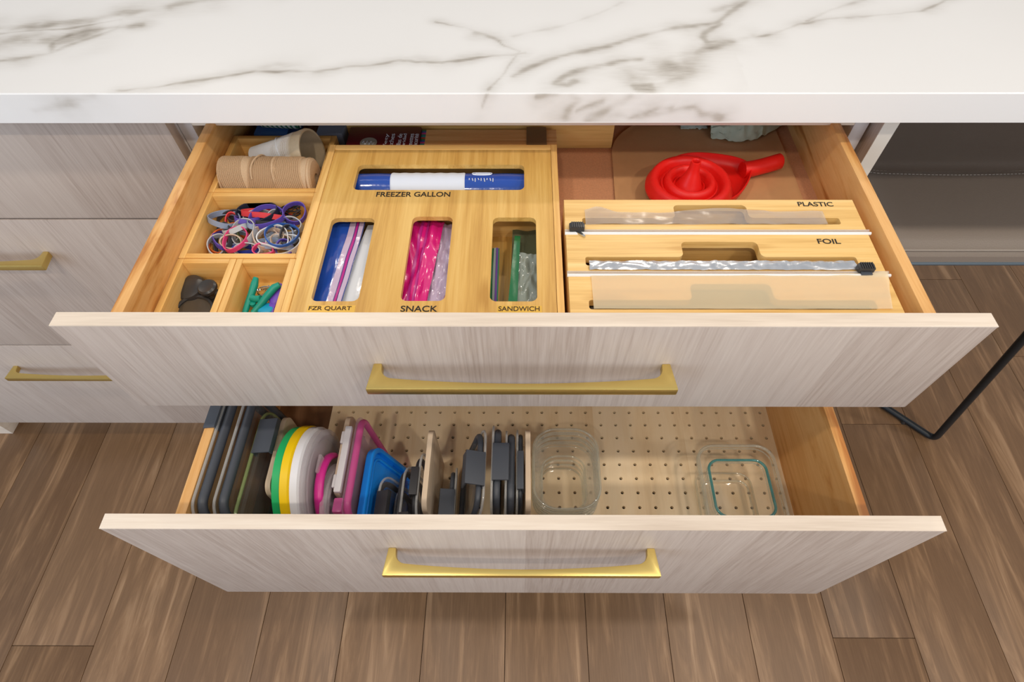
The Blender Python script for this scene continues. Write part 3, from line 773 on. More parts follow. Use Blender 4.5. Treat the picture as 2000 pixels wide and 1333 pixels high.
part('spring', Geo().tube([sp_c+Vector((.0085*math.cos(a), .0075*math.sin(a), .0004*a-.0015)) for a in [i*.35 for i in range(40)]], .0007, 6), M_CHROME, cl, label='chrome wire spring')
part('spring', Geo().tube([P3(498+i*.9, 566+math.sin(i*1.2)*1.5, .796+.002*math.cos(i*1.2)) for i in range(36)], .0006, 6), M_CHROME, cl, label='chrome coil spring')
def paddle(name, label, m, c, rx, ry, h, ang, tilt):
    o = thing(name, label, 'clip', c, rot=(tilt, 0, ang))
    g = Geo().lathe([(0, 0), (.7, 0), (.95, .25), (1, .5), (.95, .75), (.7, 1), (0, 1)], (0, 0, 0), n=28)
    g.v = [(v[0]*rx*(1-.25*max(0, -v[1])), v[1]*ry, v[2]*h) for v in g.v]
    part('paddle', g, m, o, local=True, smooth=.9)
    part('jaw', Geo().box(-rx*.45, rx*.45, -ry*1.5, -ry*.75, h*.15, h*.85), m, o, local=True, bevel=.0008)
    return o
paddle('bag_clip', 'purple oval bag clip leaning beside the bag organiser', M_PURPLE, P3(542, 578, .794), .0085, .0150, .005, -.25, .35)
paddle('bag_clip', 'cyan blue oval bag clip lying at the tray front', M_CYAN, P3(522, 606, .7875), .0125, .0080, .005, .1, .08)

# ------------------------------------------------------------------ bag organiser
OX0, OX1, OY0, OY1, OZ0, OZ1 = -.2555, .0455, -.3235, -.0010, D1FLOOR+.0002, .8315
bo = thing('bag_organizer', 'bamboo bag organiser box with four windows in its lid', 'organiser', ((OX0+OX1)/2, (OY0+OY1)/2, OZ0))
RW = .0078
for a, b in ((OX0, OX0+RW), (OX1-RW, OX1)): B('side_wall', M_BAMBOO_RIM, bo, a, b, OY0, OY1, OZ0, OZ1, bevel=.0008)
B('back_wall', M_BAMBOO_RIMX, bo, OX0+RW, OX1-RW, OY1-.009, OY1, OZ0, OZ1-.0004, bevel=.0006)
B('front_wall', M_BAMBOO_RIMX, bo, OX0+RW, OX1-RW, OY0, OY0+.008, OZ0, OZ1-.003, bevel=.0006)
B('floor_board', M_BAMBOO_Y, bo, OX0+RW, OX1-RW, OY0+.008, OY1-.009, OZ0, OZ0+.004, bevel=0)
LZ1 = OZ1-.0015; LZ0 = LZ1-.0055
lx0, lx1, ly0, ly1 = OX0+RW+.0004, OX1-RW-.0004, OY0+.002, OY1-.0094
wins = [(-.2115, .0025, -.0930, -.0420), (-.2275, -.1760, -.2795, -.1455), (-.1310, -.0830, -.2790, -.1430), (-.0348, .0165, -.2795, -.1445)]
me = plate([[(lx0, ly0), (lx1, ly0), (lx1, ly1), (lx0, ly1)]]+[rr(*w_, .0075, 6) for w_ in wins], LZ0, LZ1)
lid = part('lid', me, M_BAMBOO_Y, bo, smooth=None)
B('partition', M_BAMBOO_X, bo, OX0+RW, OX1-RW, -.122, -.116, OZ0+.004, LZ0-.0005, bevel=0)
for x in (-.153, -.058): B('partition', M_BAMBOO_Y, bo, x-.003, x+.003, OY0+.008, -.122, OZ0+.004, LZ0-.0005, bevel=0)
LT = LZ1+.0001
lettering('FREEZER GALLON', bo, M_INK, -.1805, -.1062, LT, .0915, .0092)
def gold(x0, x1, y0, y1): return B('gold_label', M_GOLD, bo, x0, x1, y0, y1, LZ1+.00005, LZ1+.0002, bevel=0)
gold(-.2285, -.1775, -.2968, -.2855); gold(-.0262, .0212, -.2966, -.2858)
lettering('FZR QUART', bo, M_INK_BROWN, -.2270, -.2935, LZ1+.0003, .0455, .0066)
lettering('SNACK', bo, M_INK, -.1290, -.2945, LT, .0392, .0085)
lettering('SANDWICH', bo, M_INK_BROWN, -.0250, -.2935, LZ1+.0003, .0438, .0066)

# bags inside the organiser
OF = OZ0+.0042
def film_mat(name, rgb, rough=.2, bump=.5, bscale=60, alpha=1, trans=0):
    return plain(name, rgb, rough, bump=bump, bscale=bscale, alpha=alpha, coat=.5)
M_BLUEFILM = film_mat('blue_bag_film', (34, 76, 168), .18)
M_WHITEFILM = film_mat('milky_bag_film', (226, 230, 236), .22)
M_PINKFILM = film_mat('magenta_bag_film', (216, 28, 124), .2)
M_LILACFILM = film_mat('lilac_bag_film', (196, 176, 202), .2, bump=1.0)
M_GREENFILM = film_mat('green_zip_film', (16, 104, 56), .3)
M_GREYFILM = film_mat('grey_green_bag_film', (140, 148, 138), .16, bump=1.0)
M_ZIPPURPLE = plain('purple_zip', (92, 52, 132), .35)
M_ZIPMAGENTA = plain('magenta_zip', (178, 40, 132), .35)
fg = thing('freezer_bag_roll', 'rolled blue freezer bags with a white band under the gallon window', 'plastic bags', (-.105, -.067, OF))
RR = .0202
def roll(x0, x1, r, yc, zc, sq=1.0, nseg=40):
    prof = [(0, x0), (r*.9, x0), (r, x0+.003)]
    k = 24
    for i in range(1, k): prof.append((r*(1+.012*math.sin(i*1.7)), x0+(x1-x0)*i/k))
    prof += [(r, x1-.003), (r*.9, x1), (0, x1)]
    return Geo().lathe(prof, (0, yc, zc), ax=(1, 0, 0), n=nseg)
part('roll', roll(-.240, .030, RR, -.0570, OF+RR), M_BLUEFILM, fg, smooth=1.0)
part('paper_band', roll(-.1720, -.0720, RR+.0007, -.0570, OF+RR), M_PAPER, fg, smooth=1.0, label='pale paper band')
# printed white rings and strokes on the film
zt = OF+RR
def on_roll(x, a, r=RR+.0006): return Vector((x, -.0570+r*math.sin(a)*-1, zt+r*math.cos(a)))
for q, (cx, ca, sx, sa) in enumerate(((-.052, -.35, .013, .26), (-.051, -.35, .009, .17), (-.052, -.18, .012, .10))):
    part('printed_ring', Geo().tube([on_roll(cx+sx*math.cos(t), ca+sa*math.sin(t)) for t in [i*math.pi/14 for i in range(28)]], .0005, 4, closed=True), M_PAPER, fg)
for i in range(9):
    x = -.068+i*.0038
    part('printed_mark', Geo().tube([on_roll(x, .20), on_roll(x+.001*(i % 2), .32+.06*(i % 3))], .0006, 4), M_PAPER, fg)
def bag_sheet(name, label, m, poly, z0, zslope=0, amp=.0012, fq=40, th=.0008, seed=0, strips=(), rest=None):
    """a limp bag under a window: a wavy sheet spanning a quadrilateral given by its corners"""
    a, b, c, d = [Vector((x, y, 0)) for x, y in poly]   # near left, near right, far right, far left
    t = thing(name, label, 'plastic bag', ((a.x+c.x)/2, (a.y+c.y)/2, z0-.01))
    def fn(u, v):
        p = (a*(1-u)+b*u)*(1-v)+(d*(1-u)+c*u)*v
        z = z0+zslope*u+amp*mnoise.noise(Vector((p.x*fq*2.2, p.y*fq*.7, seed)))*1.4
        return (p.x, p.y, z)
    part('film', Geo().sheet(fn, 28, 40, th), m, t, smooth=1.2)
    for k_, (u0, u1, mm, nm) in enumerate(strips):
        part(nm, Geo().sheet(lambda u, v: Vector(fn(u0+(u1-u0)*u, v))+Vector((0, 0, .0009)), 2, 40, .0006), mm, t, smooth=1.2)
    return t
bag_sheet('freezer_bag', 'white milky freezer bags on the right of the quart window', M_WHITEFILM, [(-.2120, -.288), (-.1580, -.288), (-.1580, -.132), (-.1920, -.132)], OF+.0262, amp=.0008, seed=1)
bag_sheet('freezer_bag', 'blue freezer bag edged with purple zips under the quart window', M_BLUEFILM, [(-.2440, -.290), (-.2020, -.290), (-.1930, -.130), (-.2400, -.130)], OF+.0318, amp=.0014, seed=2,
          strips=[(.62, .78, M_LILACFILM, 'clear_zip_band'), (.80, .86, M_ZIPMAGENTA, 'zip'), (.88, .99, M_LILACFILM, 'clear_zip_band')])
bag_sheet('snack_bag', 'lilac crinkled snack bags on the right of the snack window', M_LILACFILM, [(-.1200, -.288), (-.0640, -.288), (-.0640, -.130), (-.1050, -.130)], OF+.0255, amp=.0034, fq=80, seed=3)
bag_sheet('snack_bag', 'magenta snack bag on the left of the snack window', M_PINKFILM, [(-.1480, -.290), (-.1080, -.290), (-.0960, -.130), (-.1480, -.130)], OF+.0305, amp=.0030, fq=60, seed=4,
          strips=[(.45, .52, M_ZIPMAGENTA, 'zip'), (.60, .66, M_ZIPMAGENTA, 'zip')])
bag_sheet('snack_bag', 'sliver of a red edged snack bag at the near corner of the window', plain('red_zip_film', (206, 34, 70), .25), [(-.0930, -.288), (-.0740, -.288), (-.0740, -.215), (-.0770, -.215)], OF+.0318, amp=.0008, seed=9)
bag_sheet('sandwich_bag', 'grey green sandwich bags under the sandwich window', M_GREYFILM, [(-.0090, -.290), (.0290, -.290), (.0290, -.185), (-.0060, -.180)], OF+.0250, amp=.0035, fq=70, seed=5)
bag_sheet('sandwich_bag', 'dull olive see-through sandwich bag lying deepest under the window', clear('olive_bag_film', (120, 126, 100), opacity=.5, rough=.2, tint=(196, 200, 176)), [(-.0150, -.290), (.0300, -.290), (.0300, -.128), (-.0120, -.128)], OF+.0150, amp=.0012, seed=8)
bag_sheet('sandwich_bag', 'green edged sandwich bag down the middle of the window', M_GREENFILM, [(-.0170, -.290), (-.0060, -.290), (-.0020, -.155), (-.0090, -.155)], OF+.0290, amp=.0010, seed=6)
bag_sheet('sandwich_bag', 'narrow green sandwich bag with a purple zip at the window edge', M_GREENFILM, [(-.0420, -.290), (-.0270, -.290), (-.0270, -.175), (-.0420, -.175)], OF+.0270, amp=.0006, seed=7,
          strips=[(.55, .72, M_GREYFILM, 'clear_zip_band'), (.74, .90, M_ZIPPURPLE, 'zip')])

# ------------------------------------------------------------------ foil, film and parchment dispenser
WX0, WX1, WY0, WY1, WZ0, WZ1 = .0500, .3945, -.3240, -.1255, D1FLOOR+.0002, .8400
wd_ = thing('wrap_dispenser', 'bamboo three-roll wrap dispenser lettered for plastic and foil', 'dispenser', ((WX0+WX1)/2, (WY0+WY1)/2, WZ0))
B('side_wall', M_BAMBOO_RIM, wd_, WX0, WX0+.008, WY0, WY1, WZ0, WZ1-.0086, bevel=.0006)
B('side_wall', M_BAMBOO_RIM, wd_, WX1-.008, WX1, WY0, WY1, WZ0, WZ1-.0086, bevel=.0006)
B('back_wall', M_BAMBOO_X, wd_, WX0+.008, WX1-.008, WY1-.008, WY1, WZ0, WZ1-.0086, bevel=.0006)
B('front_wall', M_BAMBOO_X, wd_, WX0+.008, WX1-.008, WY0, WY0+.006, WZ0, WZ1-.0086, bevel=.0006)
B('floor_board', M_BAMBOO_X, wd_, WX0+.008, WX1-.008, WY0+.006, WY1-.008, WZ0, WZ0+.004, bevel=0)
for y in (-.1815, -.2480): B('partition', M_BAMBOO_X, wd_, WX0+.008, WX1-.008, y-.003, y+.003, WZ0+.004, WZ1-.0086, bevel=0)
def slot(y0, y1, yn):
    """long slot with a raised finger notch at its far side"""
    xa, xb, na, nb = .0700, .3690, .1790, .2650
    def arc(cx, cy, r, a0, a1, n=5): return [(cx+r*math.cos(math.radians(a0+(a1-a0)*k/n)), cy+r*math.sin(math.radians(a0+(a1-a0)*k/n))) for k in range(n+1)]
    r = .003; R = .006
    p = arc(xa+r, y0+r, r, 180, 270)+arc(xb-r, y0+r, r, 270, 360)+arc(xb-r, y1-r, r, 0, 90)
    p += arc(nb+R, y1+R, R, 270, 180)+arc(nb-R, yn-R, R, 0, 90)+arc(na+R, yn-R, R, 90, 180)+arc(na-R, y1+R, R, 0, -90)
    p += arc(xa+r, y1-r, r, 90, 180)
    return p
slots = [slot(-.1690, -.1580, -.1350), slot(-.2360, -.2225, -.1985), slot(-.3000, -.2870, -.2640)]
tops = [(-.1790, WY1), (-.2455, -.1860), (WY0, -.2525)]
for (a, b), sl in zip(tops, slots):
    part('top_board', plate([[(WX0, a), (WX1, a), (WX1, b), (WX0, b)], sl], WZ1-.0085, WZ1), M_BAMBOO_X, wd_, smooth=None)
M_ACRYL = clear('clear_acrylic', (245, 245, 245), opacity=.22, rough=.08)
M_WRAP = clear('cling_film', (214, 206, 200), opacity=.16, rough=.2)
M_PARCH = clear('parchment_paper', (250, 236, 202), opacity=.32, rough=.6, tint=(252, 247, 240))
for k, yc in enumerate((-.1825, -.2490)):
    B('rail_base', M_BAMBOO_X, wd_, WX0, WX1, yc-.0035, yc+.0035, WZ1-.0085, WZ1-.0022, bevel=0)
    r_ = part('cutter_rail', Geo().tube([(WX0-.001, yc+.0020, WZ1+.0002), (WX1+.002, yc+.0020, WZ1+.0002)], .0016, 8), M_ACRYL, wd_, label='clear cutter rail')
    r2 = part('cutter_rail', Geo().tube([(WX0-.001, yc-.0022, WZ1+.0000), (WX1+.003, yc-.0022, WZ1+.0000)], .0019, 8), M_WHITE, wd_, label='whitish cutter rail')
def slider(x, yc, flip):
    s = part('cutter_slider', Geo().prism([(-.0085, 0), (.0085, 0), (.0100, .0045), (.0062, .0085), (.0030, .0070), (-.0030, .0070), (-.0062, .0085), (-.0100, .0045)], WZ1+.0012, WZ1+.0075).__class__(), M_BLACK, wd_) if False else None
    g = Geo().prism([(x-.0085, yc-.004), (x+.0085, yc-.004), (x+.0090, yc+.0040), (x+.0055, yc+.0065), (x-.0055, yc+.0065), (x-.0090, yc+.0040)], WZ1+.0012, WZ1+.0068)
    s = part('cutter_slider', g, M_BLACK, wd_, bevel=.0008, label='black cutter slider')
    for i in range(6): B('grip_rib', M_BLACK, s, x-.0062+i*.0024, x-.0050+i*.0024, yc-.0035, yc+.0055, WZ1+.0066, WZ1+.0078, bevel=0)
    part('blade', Geo().prism([(x-.002, yc-.0045), (x+.008, yc-.0125), (x+.0095, yc-.0115), (x+.004, yc-.004)], WZ1+.0004, WZ1+.0022), M_CHROME, s, label='steel blade') if flip else \
        B('blade_foot', M_CHAR, s, x-.006, x+.006, yc-.008, yc-.004, WZ1+.0004, WZ1+.0030, bevel=.0004)
slider(.0625, -.1795, True); slider(.3710, -.2445, False)
g = Geo().prism([(.362, -.3215), (.392, -.3215), (.390, -.3150), (.364, -.3150)], WZ1+.0002, WZ1+.0060)
part('cutter_slider', g, M_BLACK, wd_, bevel=.001, label='black cutter slider')
lettering('PLASTIC', wd_, M_INK, .3275, -.1372, WZ1+.0001, .0415, .0078, rot=-.01)
lettering('FOIL', wd_, M_INK, .3335, -.2015, WZ1+.0001, .0255, .0080, rot=-.01)
# the rolls and the sheets pulled from them
def roll_thing(name, label, cat, m, yc, r, mcore=M_CARD):
    t = thing(name, label, cat, (.22, yc, WZ0+.0042))
    zc = WZ0+.0046+r
    part('roll', Geo().lathe([(.009, .066), (r, .066), (r, .374), (.009, .374)], (0, yc, zc), ax=(1, 0, 0), n=32, closed=True), m, t)
    part('core', Geo().lathe([(.0075, .0640), (.0088, .0640), (.0088, .3760), (.0075, .3760)], (0, yc, zc), ax=(1, 0, 0), n=24, closed=True), mcore, t)
    return t
M_ROLLPL = plain('cling_film_roll', (150, 132, 118), .25)
M_ROLLPA = plain('parchment_roll', (150, 140, 126), .6)
pw = roll_thing('cling_film_roll', 'roll of cling film under the plastic slot of the dispenser', 'cling film', M_ROLLPL, -.156, .0165)
fo = roll_thing('foil_roll', 'roll of aluminium foil under the foil slot of the dispenser', 'foil', M_FOIL, -.2150, .0165, M_CARD)
pa = roll_thing('parchment_roll', 'roll of parchment paper under the front slot of the dispenser', 'parchment', M_ROLLPA, -.2850, .0190)
def wrap_fn(a, b):
    x = .0735+(.3520-.0735)*a; far = -.1480+.0090*math.exp(-((a-.06)/.05)**2)+.0075*math.exp(-((a-.56)/.16)**2)-.005*(1-a)*math.sin(a*3.1)
    y = -.1705+(far+.1705)*b; z = WZ1+.0012+.0012*mnoise.noise(Vector((x*60, y*90, 1)))+.0006
    return (x, y, z)
part('pulled_film', Geo().sheet(wrap_fn, 60, 10, .0003), M_WRAP, pw, smooth=1.2, label='see-through film end')
def foil_fn(a, b):
    x = .0735+(.3640-.0735)*a; y = -.2440+.0135*b+.0003*math.sin(a*40)
    return (x, y, WZ1+.0016+.0016*mnoise.noise(Vector((x*130, y*160, 3)))+.0012*math.sin(b*3.1))
part('pulled_foil', Geo().sheet(foil_fn, 90, 8, .0003), M_FOIL, fo, smooth=.5, label='crinkled foil end')
def parch_fn(a, b):
    x = .0745+(.3830-.0745)*a+.010*b*(a-.0)*a; y = -.3000+.0470*b+(.004*a if b > .9 else 0)
    sag = -.0016*math.exp(-((b-.12)/.15)**2)
    return (x, y, WZ1+.0014+sag*.3+.0008*mnoise.noise(Vector((x*30, y*40, 5)))+(.006*max(0, a-.93)/.07*max(0, b-.5)))
part('pulled_parchment', Geo().sheet(parch_fn, 60, 12, .0003), M_PARCH, pa, smooth=1.2, label='see-through parchment end')

# ------------------------------------------------------------------ back right of the upper drawer
kp = Geo()
def kraft_fn(a, b):
    # straight sides, far left corner swept in a curve
    xl = .1240+.010*b+(.035*max(0, (b-.72)/.28)**2.2); x = xl+(.384-xl)*a; y = -.1240+.2520*b
    return (x, y, D1FLOOR+.0022+.0010*mnoise.noise(Vector((x*22, y*22, 2)))+.0010*math.exp(-((a-.0)/.012)**2)+.0008*math.exp(-((a-1)/.02)**2))
solo('kraft_sleeve', kp.sheet(kraft_fn, 46, 46, .0010), M_KRAFT, 'flat brown film sleeve lying on the cork liner under the red funnel', 'sleeve', smooth=1.2)
KZ = D1FLOOR+.0042
# red collapsible funnel
FC = PZ(1346, 361, KZ+.024)-Vector((0, 0, .0085))
solo('collapsible_funnel', Geo().lathe([(.0470, .004), (.0545, 0), (.0570, .002), (.0572, .0055), (.0545, .0090), (.0530, .0135), (.0510, .0165), (.0475, .0180), (.0438, .0170), (.0415, .0135), (.0405, .0070), (.0388, .0050), (.0372, .0052), (.0368, .0090), (.0352, .0095), (.0342, .0085), (.0335, .0125), (.0312, .0165), (.0282, .0180), (.0252, .0165), (.0232, .0120), (.0225, .0060), (.0208, .0048), (.0205, .0082), (.0190, .0086), (.0182, .0062), (.0165, .0080), (.0128, .0170), (.0085, .0260), (.0068, .0330), (.0064, .0400), (.0062, .0415), (.0050, .0416), (.0044, .0405), (.0042, .0330), (.0050, .0200), (.0120, .0060), (.0300, .0045)], FC, n=56), M_RED, 'red silicone collapsible funnel with ringed folds and a centre spout', 'funnel', smooth=1.0)
sc = thing('silicone_scoop', 'red silicone scoop with a round handle lying behind the collapsible funnel', 'scoop', (.245, .0, KZ))
def scoop():
    # pear-shaped rim: a bowl wall that narrows into the handle
    g = Geo(); n = 48; cx, cy = .2460, -.0220; rings = []
    def outl(s, z):
        out = []
        for k in range(n):
            t = 2*math.pi*k/n; r = .0560*s
            x = cx+r*math.cos(t); y = cy+r*.98*math.sin(t)
            pull = max(0, math.cos(t-.42))**5
            x += .0170*pull; y += .0085*pull
            out.append((x, y, z))
        return out
    h = .0165
    for s, z in ((.86, KZ+.0006), (.95, KZ+.004), (.99, KZ+.012), (1.0, KZ+h-.002), (.995, KZ+h), (.965, KZ+h), (.955, KZ+h-.002), (.945, KZ+.012), (.90, KZ+.0055), (.80, KZ+.0035)): rings.append(outl(s, z))
    return g.loft(rings)
part('bowl', scoop(), M_RED, sc, smooth=1.0)
hp = [(.3050, -.0005, KZ+.0110), (.3170, .0025, KZ+.0110), (.3300, .0070, KZ+.0110), (.3480, .0130, KZ+.0120), (.3600, .0170, KZ+.0130), (.3615, .0175, KZ+.0130)]
part('handle', Geo().tube(hp, [.0108, .0106, .0102, .0103, .0103, .0085], 20), M_RED, sc, smooth=1.0)
# pale plastic bag, crumpled
M_PBAG = plain('pale_green_plastic_bag', (186, 198, 178), .35, bump=.5, bscale=45)
def crumple():
    ring = [PZ(u, v, D1FLOOR+z) for u, v, z in ((1404, 262, .006), (1415, 284, .004), (1465, 282, .004), (1500, 270, .004), (1530, 250, .006))]
    def fn(a, b):
        x = .281+.112*a; front = .0835+.018*abs(a-.35)**1.2*2+(.022*max(0, a-.6)*2); y = front+(.158-front)*b
        z = D1FLOOR+.006+.030*math.sin(min(1, b*1.6)*1.5)*(.5+.5*math.sin(a*3.1))+.012*mnoise.noise(Vector((a*5, b*5, 3)))*b+.004*mnoise.noise(Vector((a*14, b*14, 7)))
        return (x, y, max(z, D1FLOOR+.0042))
    return Geo().sheet(fn, 40, 30, .0012)
solo('plastic_bag', crumple(), M_PBAG, 'crumpled pale green plastic bag at the back corner of the upper drawer', 'plastic bag', smooth=.5)
solo('plastic_bag', Geo().sheet(lambda a, b: (.240+.040*a, .1180+.04*b, D1FLOOR+.005+.020*math.sin(b*1.5)*(.4+.6*math.sin(a*3.1))+.003*mnoise.noise(Vector((a*9, b*9, 1)))), 20, 16, .0012), plain('clear_grey_plastic_bag', (176, 186, 176), .25), 'small grey plastic bag beside the crumpled pale green one', 'plastic bag', smooth=.5)
# bamboo box behind the organiser
bb = thing('bamboo_box', 'bamboo box standing on the cork behind the bag organiser', 'box', (.03, .11, D1FLOOR))
B('front_wall', M_BAMBOO_X, bb, -.252, .1320, .0750, .0830, D1FLOOR+.0002, .824, bevel=.0006)
B('back_wall', M_BAMBOO_X, bb, -.252, .1320, .1450, .1520, D1FLOOR+.0002, .824, bevel=.0006)
B('side_wall', M_BAMBOO_RIM, bb, .1240, .1320, .0831, .1449, D1FLOOR+.0002, .824, bevel=.0006)
B('side_wall', M_BAMBOO_RIM, bb, -.252, -.244, .0831, .1449, D1FLOOR+.0002, .824, bevel=.0006)
B('floor_board', M_BAMBOO_X, bb, -.244, .1239, .0831, .1449, D1FLOOR+.0002, D1FLOOR+.004, bevel=0)
# match box and long matches between the organiser and the bamboo box
M_MAROON = plain('maroon_card', (94, 18, 28), .4)
mz = .8150
mb = thing('match_box', 'dark red box of safety matches behind the bag organiser', 'match box', (-.19, .036, D1FLOOR))
B('carton', M_MAROON, mb, -.2440, -.1430, .0020, .0680, D1FLOOR+.0002, mz, bevel=.0012)
for s_, x in (('Safety', -.1830), ('Matches', -.1755), ('Cerillas de', -.1650), ('seguridad', -.1575), ('Allumettes', -.1490), ('de sécurité', -.1415-.0005)):
    lettering(s_, mb, M_PAPER, x-.003, .0050, mz+.0001, .046, .0062, rot=math.pi/2, bold=0)
part('emblem', Geo().lathe([(0, 0), (.0118, 0), (.0118, .0003), (0, .0003)], (-.2130, .0300, mz+.0001), n=28), plain('emblem_silver', (150, 146, 136), .4), mb, label='grey round emblem')
part('emblem_script', Geo().tube([(-.2210+.0016*i, .0285+.0045*math.sin(i*1.9), mz+.0010) for i in range(11)], .0005, 5), M_PAPER, mb)
stick_cols = [(44, 140, 150), (196, 60, 48), (60, 120, 70), (54, 90, 168), (202, 62, 140), (44, 120, 110)]
SM = [plain('match_tip_%d' % i, c, .6) for i, c in enumerate(stick_cols)]
for i in range(17):
    y = .0055+i*.0036; row = 0
    for lay in range(2):
        z = mz-.0040-lay*.0036
        if lay and i % 2: continue
        t = thing('long_match', 'long wooden match with a %s tip beside the dark red match box' % ('teal', 'red', 'green', 'blue', 'pink', 'sea green')[(i*5+lay) % 6], 'match', (-.045, y, z-.0016), group='bundle of long matches')
        part('stick', Geo().box(-.1360, .0480, y-.0016, y+.0016, z-.0016, z+.0016), M_STICK, t, smooth=None)
        part('tip', Geo().box(-.1425, -.1360, y-.00175, y+.00175, z-.00175, z+.00175), SM[(i*5+lay) % 6], t, bevel=.0005)
part_t = solo('match_tray', Geo().box(-.1425, .0480, .0030, .0672, D1FLOOR+.0002, mz-.0094), M_CARD, 'plain card tray beneath the bundle of long matches', 'tray', bevel=.001)
solo('paper_sleeve', Geo().box(.0060, .0340, .0024, .0690, mz-.0022, mz-.0006), plain('brown_paper_sleeve', (122, 92, 62), .5), 'brown paper band wrapped across the long matches', 'paper band', bevel=.0004)

# ------------------------------------------------------------------ lower drawer: dividers
def divider(label, x, yr, zt, L=.120, th=.0070):
    y0, y1 = yr-L, yr
    z0 = PEG_TOP+.0004
    out = []
    out += [(y0, z0), (y1, z0)]
    R = .016
    for cx, a0 in ((y1-R, 0), (y0+R, 90)):
        for k in range(8):
            a = math.radians(a0+90*k/7); out.append((cx+R*math.cos(a), zt-R+R*math.sin(a)))
    t = thing('drawer_divider', label, 'divider', (x, (y0+y1)/2, z0), group='pegboard dividers')
    part('board', Geo().prism(out, x-th/2, x+th/2, 'yz'), M_DIV, t, bevel=.0008)
    for yy in (y0+.02, y1-.02): part('peg', Geo().lathe([(0, 0), (.0022, 0), (.0022, .0052), (0, .0052)], (x, yy, PEG_TOP-.005), n=10), M_DIV, t)
    return t
divider('birch divider board to the left of the green round lid', -.3335, -.2900, .6200)
divider('birch divider board between the round lids and the pink edged lid', -.2430, -.2900, .6225)
divider('birch divider board between the blue lid and the dark latched lids', -.1245, -.3150, .6270)
divider('birch divider board beside the nest of oblong glass dishes', .0085, -.3150, .6290)

# ------------------------------------------------------------------ lids
M_CLEAR = clear('clear_lid_plastic', (210, 210, 210), opacity=.02, rough=.05, graze=.22)
M_LILAC = clear('lilac_clear_plastic', (226, 206, 224), opacity=.09, rough=.2, graze=.35, tint=(248, 240, 248))
M_FROST = clear('frosted_lid_plastic', (232, 226, 230), opacity=.24, rough=.3)
M_PINKCL = clear('pink_gasket', (230, 110, 178), opacity=.50, rough=.3, tint=(255, 190, 225))
M_EDGE = clear('clear_lid_edge', (224, 226, 226), opacity=.30, rough=.08)
M_PINKS = plain('magenta_silicone', (212, 48, 146), .35)
M_BLUE = plain('bright_blue_plastic', (22, 142, 246), .42)
M_GREEN = plain('green_plastic', (24, 168, 96), .42)
M_YELLOW = plain('yellow_plastic', (236, 196, 6), .4)
M_WHITEP = plain('white_lid_plastic', (222, 222, 226), .4)
def ring3(L, H, inset, x, r, n=6):
    return [(x, a, b) for a, b in rr(-L/2+inset, L/2-inset, inset, H-inset, r, n)]
def latch_geo(side, L, H, width, out, lip, at=0.0, edge='top', lift=.004):
    """folded latch over an edge of the lid: cap reaching sideways, lip at its end"""
    t = .0024; g = Geo()
    prof = [(0, -.010), (0, lift), (side*out, lift+.0005), (side*(out+.001), lift-lip), (side*(out-.0014), lift-lip), (side*(out-.002), lift-t), (side*t, lift-t), (side*t, -.010)]
    vs = []
    n = len(prof)
    for s_ in (-.5, .5):
        for px_, pz_ in prof:
            if edge == 'top': vs.append((px_, at+s_*width, H+pz_))
            else: vs.append((px_, -L/2-pz_, at+s_*width))
    fs = [tuple(range(n)), tuple(range(n, 2*n))[::-1]]+[(i, (i+1) % n, n+(i+1) % n, n+i) for i in range(n)]
    return g.add(vs, fs)
def snap_lid(label, x, yc, lean, L, H, side=1, latches=(), z0=None, yaw=0.0, group='clear lids with charcoal seals', gr=.0058, plate_m=None, seal_m=None):
    z0 = PEG_TOP+.001 if z0 is None else z0
    plate_m = plate_m or M_CLEAR; seal_m = seal_m or M_CHAR
    t = thing('latching_lid', label, 'lid', (x, yc, z0), rot=(0, lean, yaw), group=group)
    R = .026
    pl = Geo(); pl.prism(rr(-L/2, L/2, 0, H, R, 8), -.0009, .0009, 'yz')
    part('plate', pl, plate_m, t, local=True, bevel=.0004)
    # raised rib of the moulding, then the seal, then the latches
    part('moulded_rim', Geo().tube(ring3(L, H, .0012, 0, R, 8), .0017, 6, closed=True), M_EDGE, t, local=True, smooth=1.2)
    part('moulded_rib', Geo().tube(ring3(L, H, .018, side*.0055, R*.7, 8), .0022, 6, closed=True, flat=2.4), plate_m, t, local=True, smooth=1.2)
    part('seal', Geo().tube(ring3(L, H, .0085, side*(gr+.0010), R*.85, 8), gr, 10, closed=True), seal_m, t, local=True, smooth=1.2, label='charcoal silicone seal')
    for (sd, width, out, lip, at, edge) in latches:
        la = part('latch', latch_geo(sd, L, H, width, out, lip, at, edge), seal_m, t, local=True, bevel=.0007, label='charcoal latch')
        pv = (side*0, at, H+.0005) if edge == 'top' else (0, -L/2-.0005, at)
        part('hinge_pin', Geo().tube([(pv[0], pv[1]-width*.55, pv[2]), (pv[0], pv[1]+width*.55, pv[2])] if edge == 'top' else [(pv[0], pv[1], pv[2]-width*.55), (pv[0], pv[1], pv[2]+width*.55)], .0016, 8), M_CLEAR, la, local=True)
    return t
FL = D2FLOOR+.0006
snap_lid('large clear lid with charcoal seal leaning on the wooden drawer side', -.3750, -.3600, -.185, .200, .150, side=1, latches=[(-1, .072, .0165, .006, .062, 'top')], z0=FL+.002)
snap_lid('large clear charcoal sealed lid standing next to the one on the drawer side', -.3560, -.3600, -.155, .196, .146, side=1, latches=[], z0=FL+.002)
t_ = thing('flat_clear_lid', 'thin clear lid standing right of the two charcoal sealed lids', 'lid', (-.3400, -.3760, FL), rot=(0, -.13, 0))
part('plate', Geo().prism(rr(-.090, .090, 0, .132, .026, 8), -.0010, .0010, 'yz'), M_CLEAR, t_, local=True, bevel=.0004)
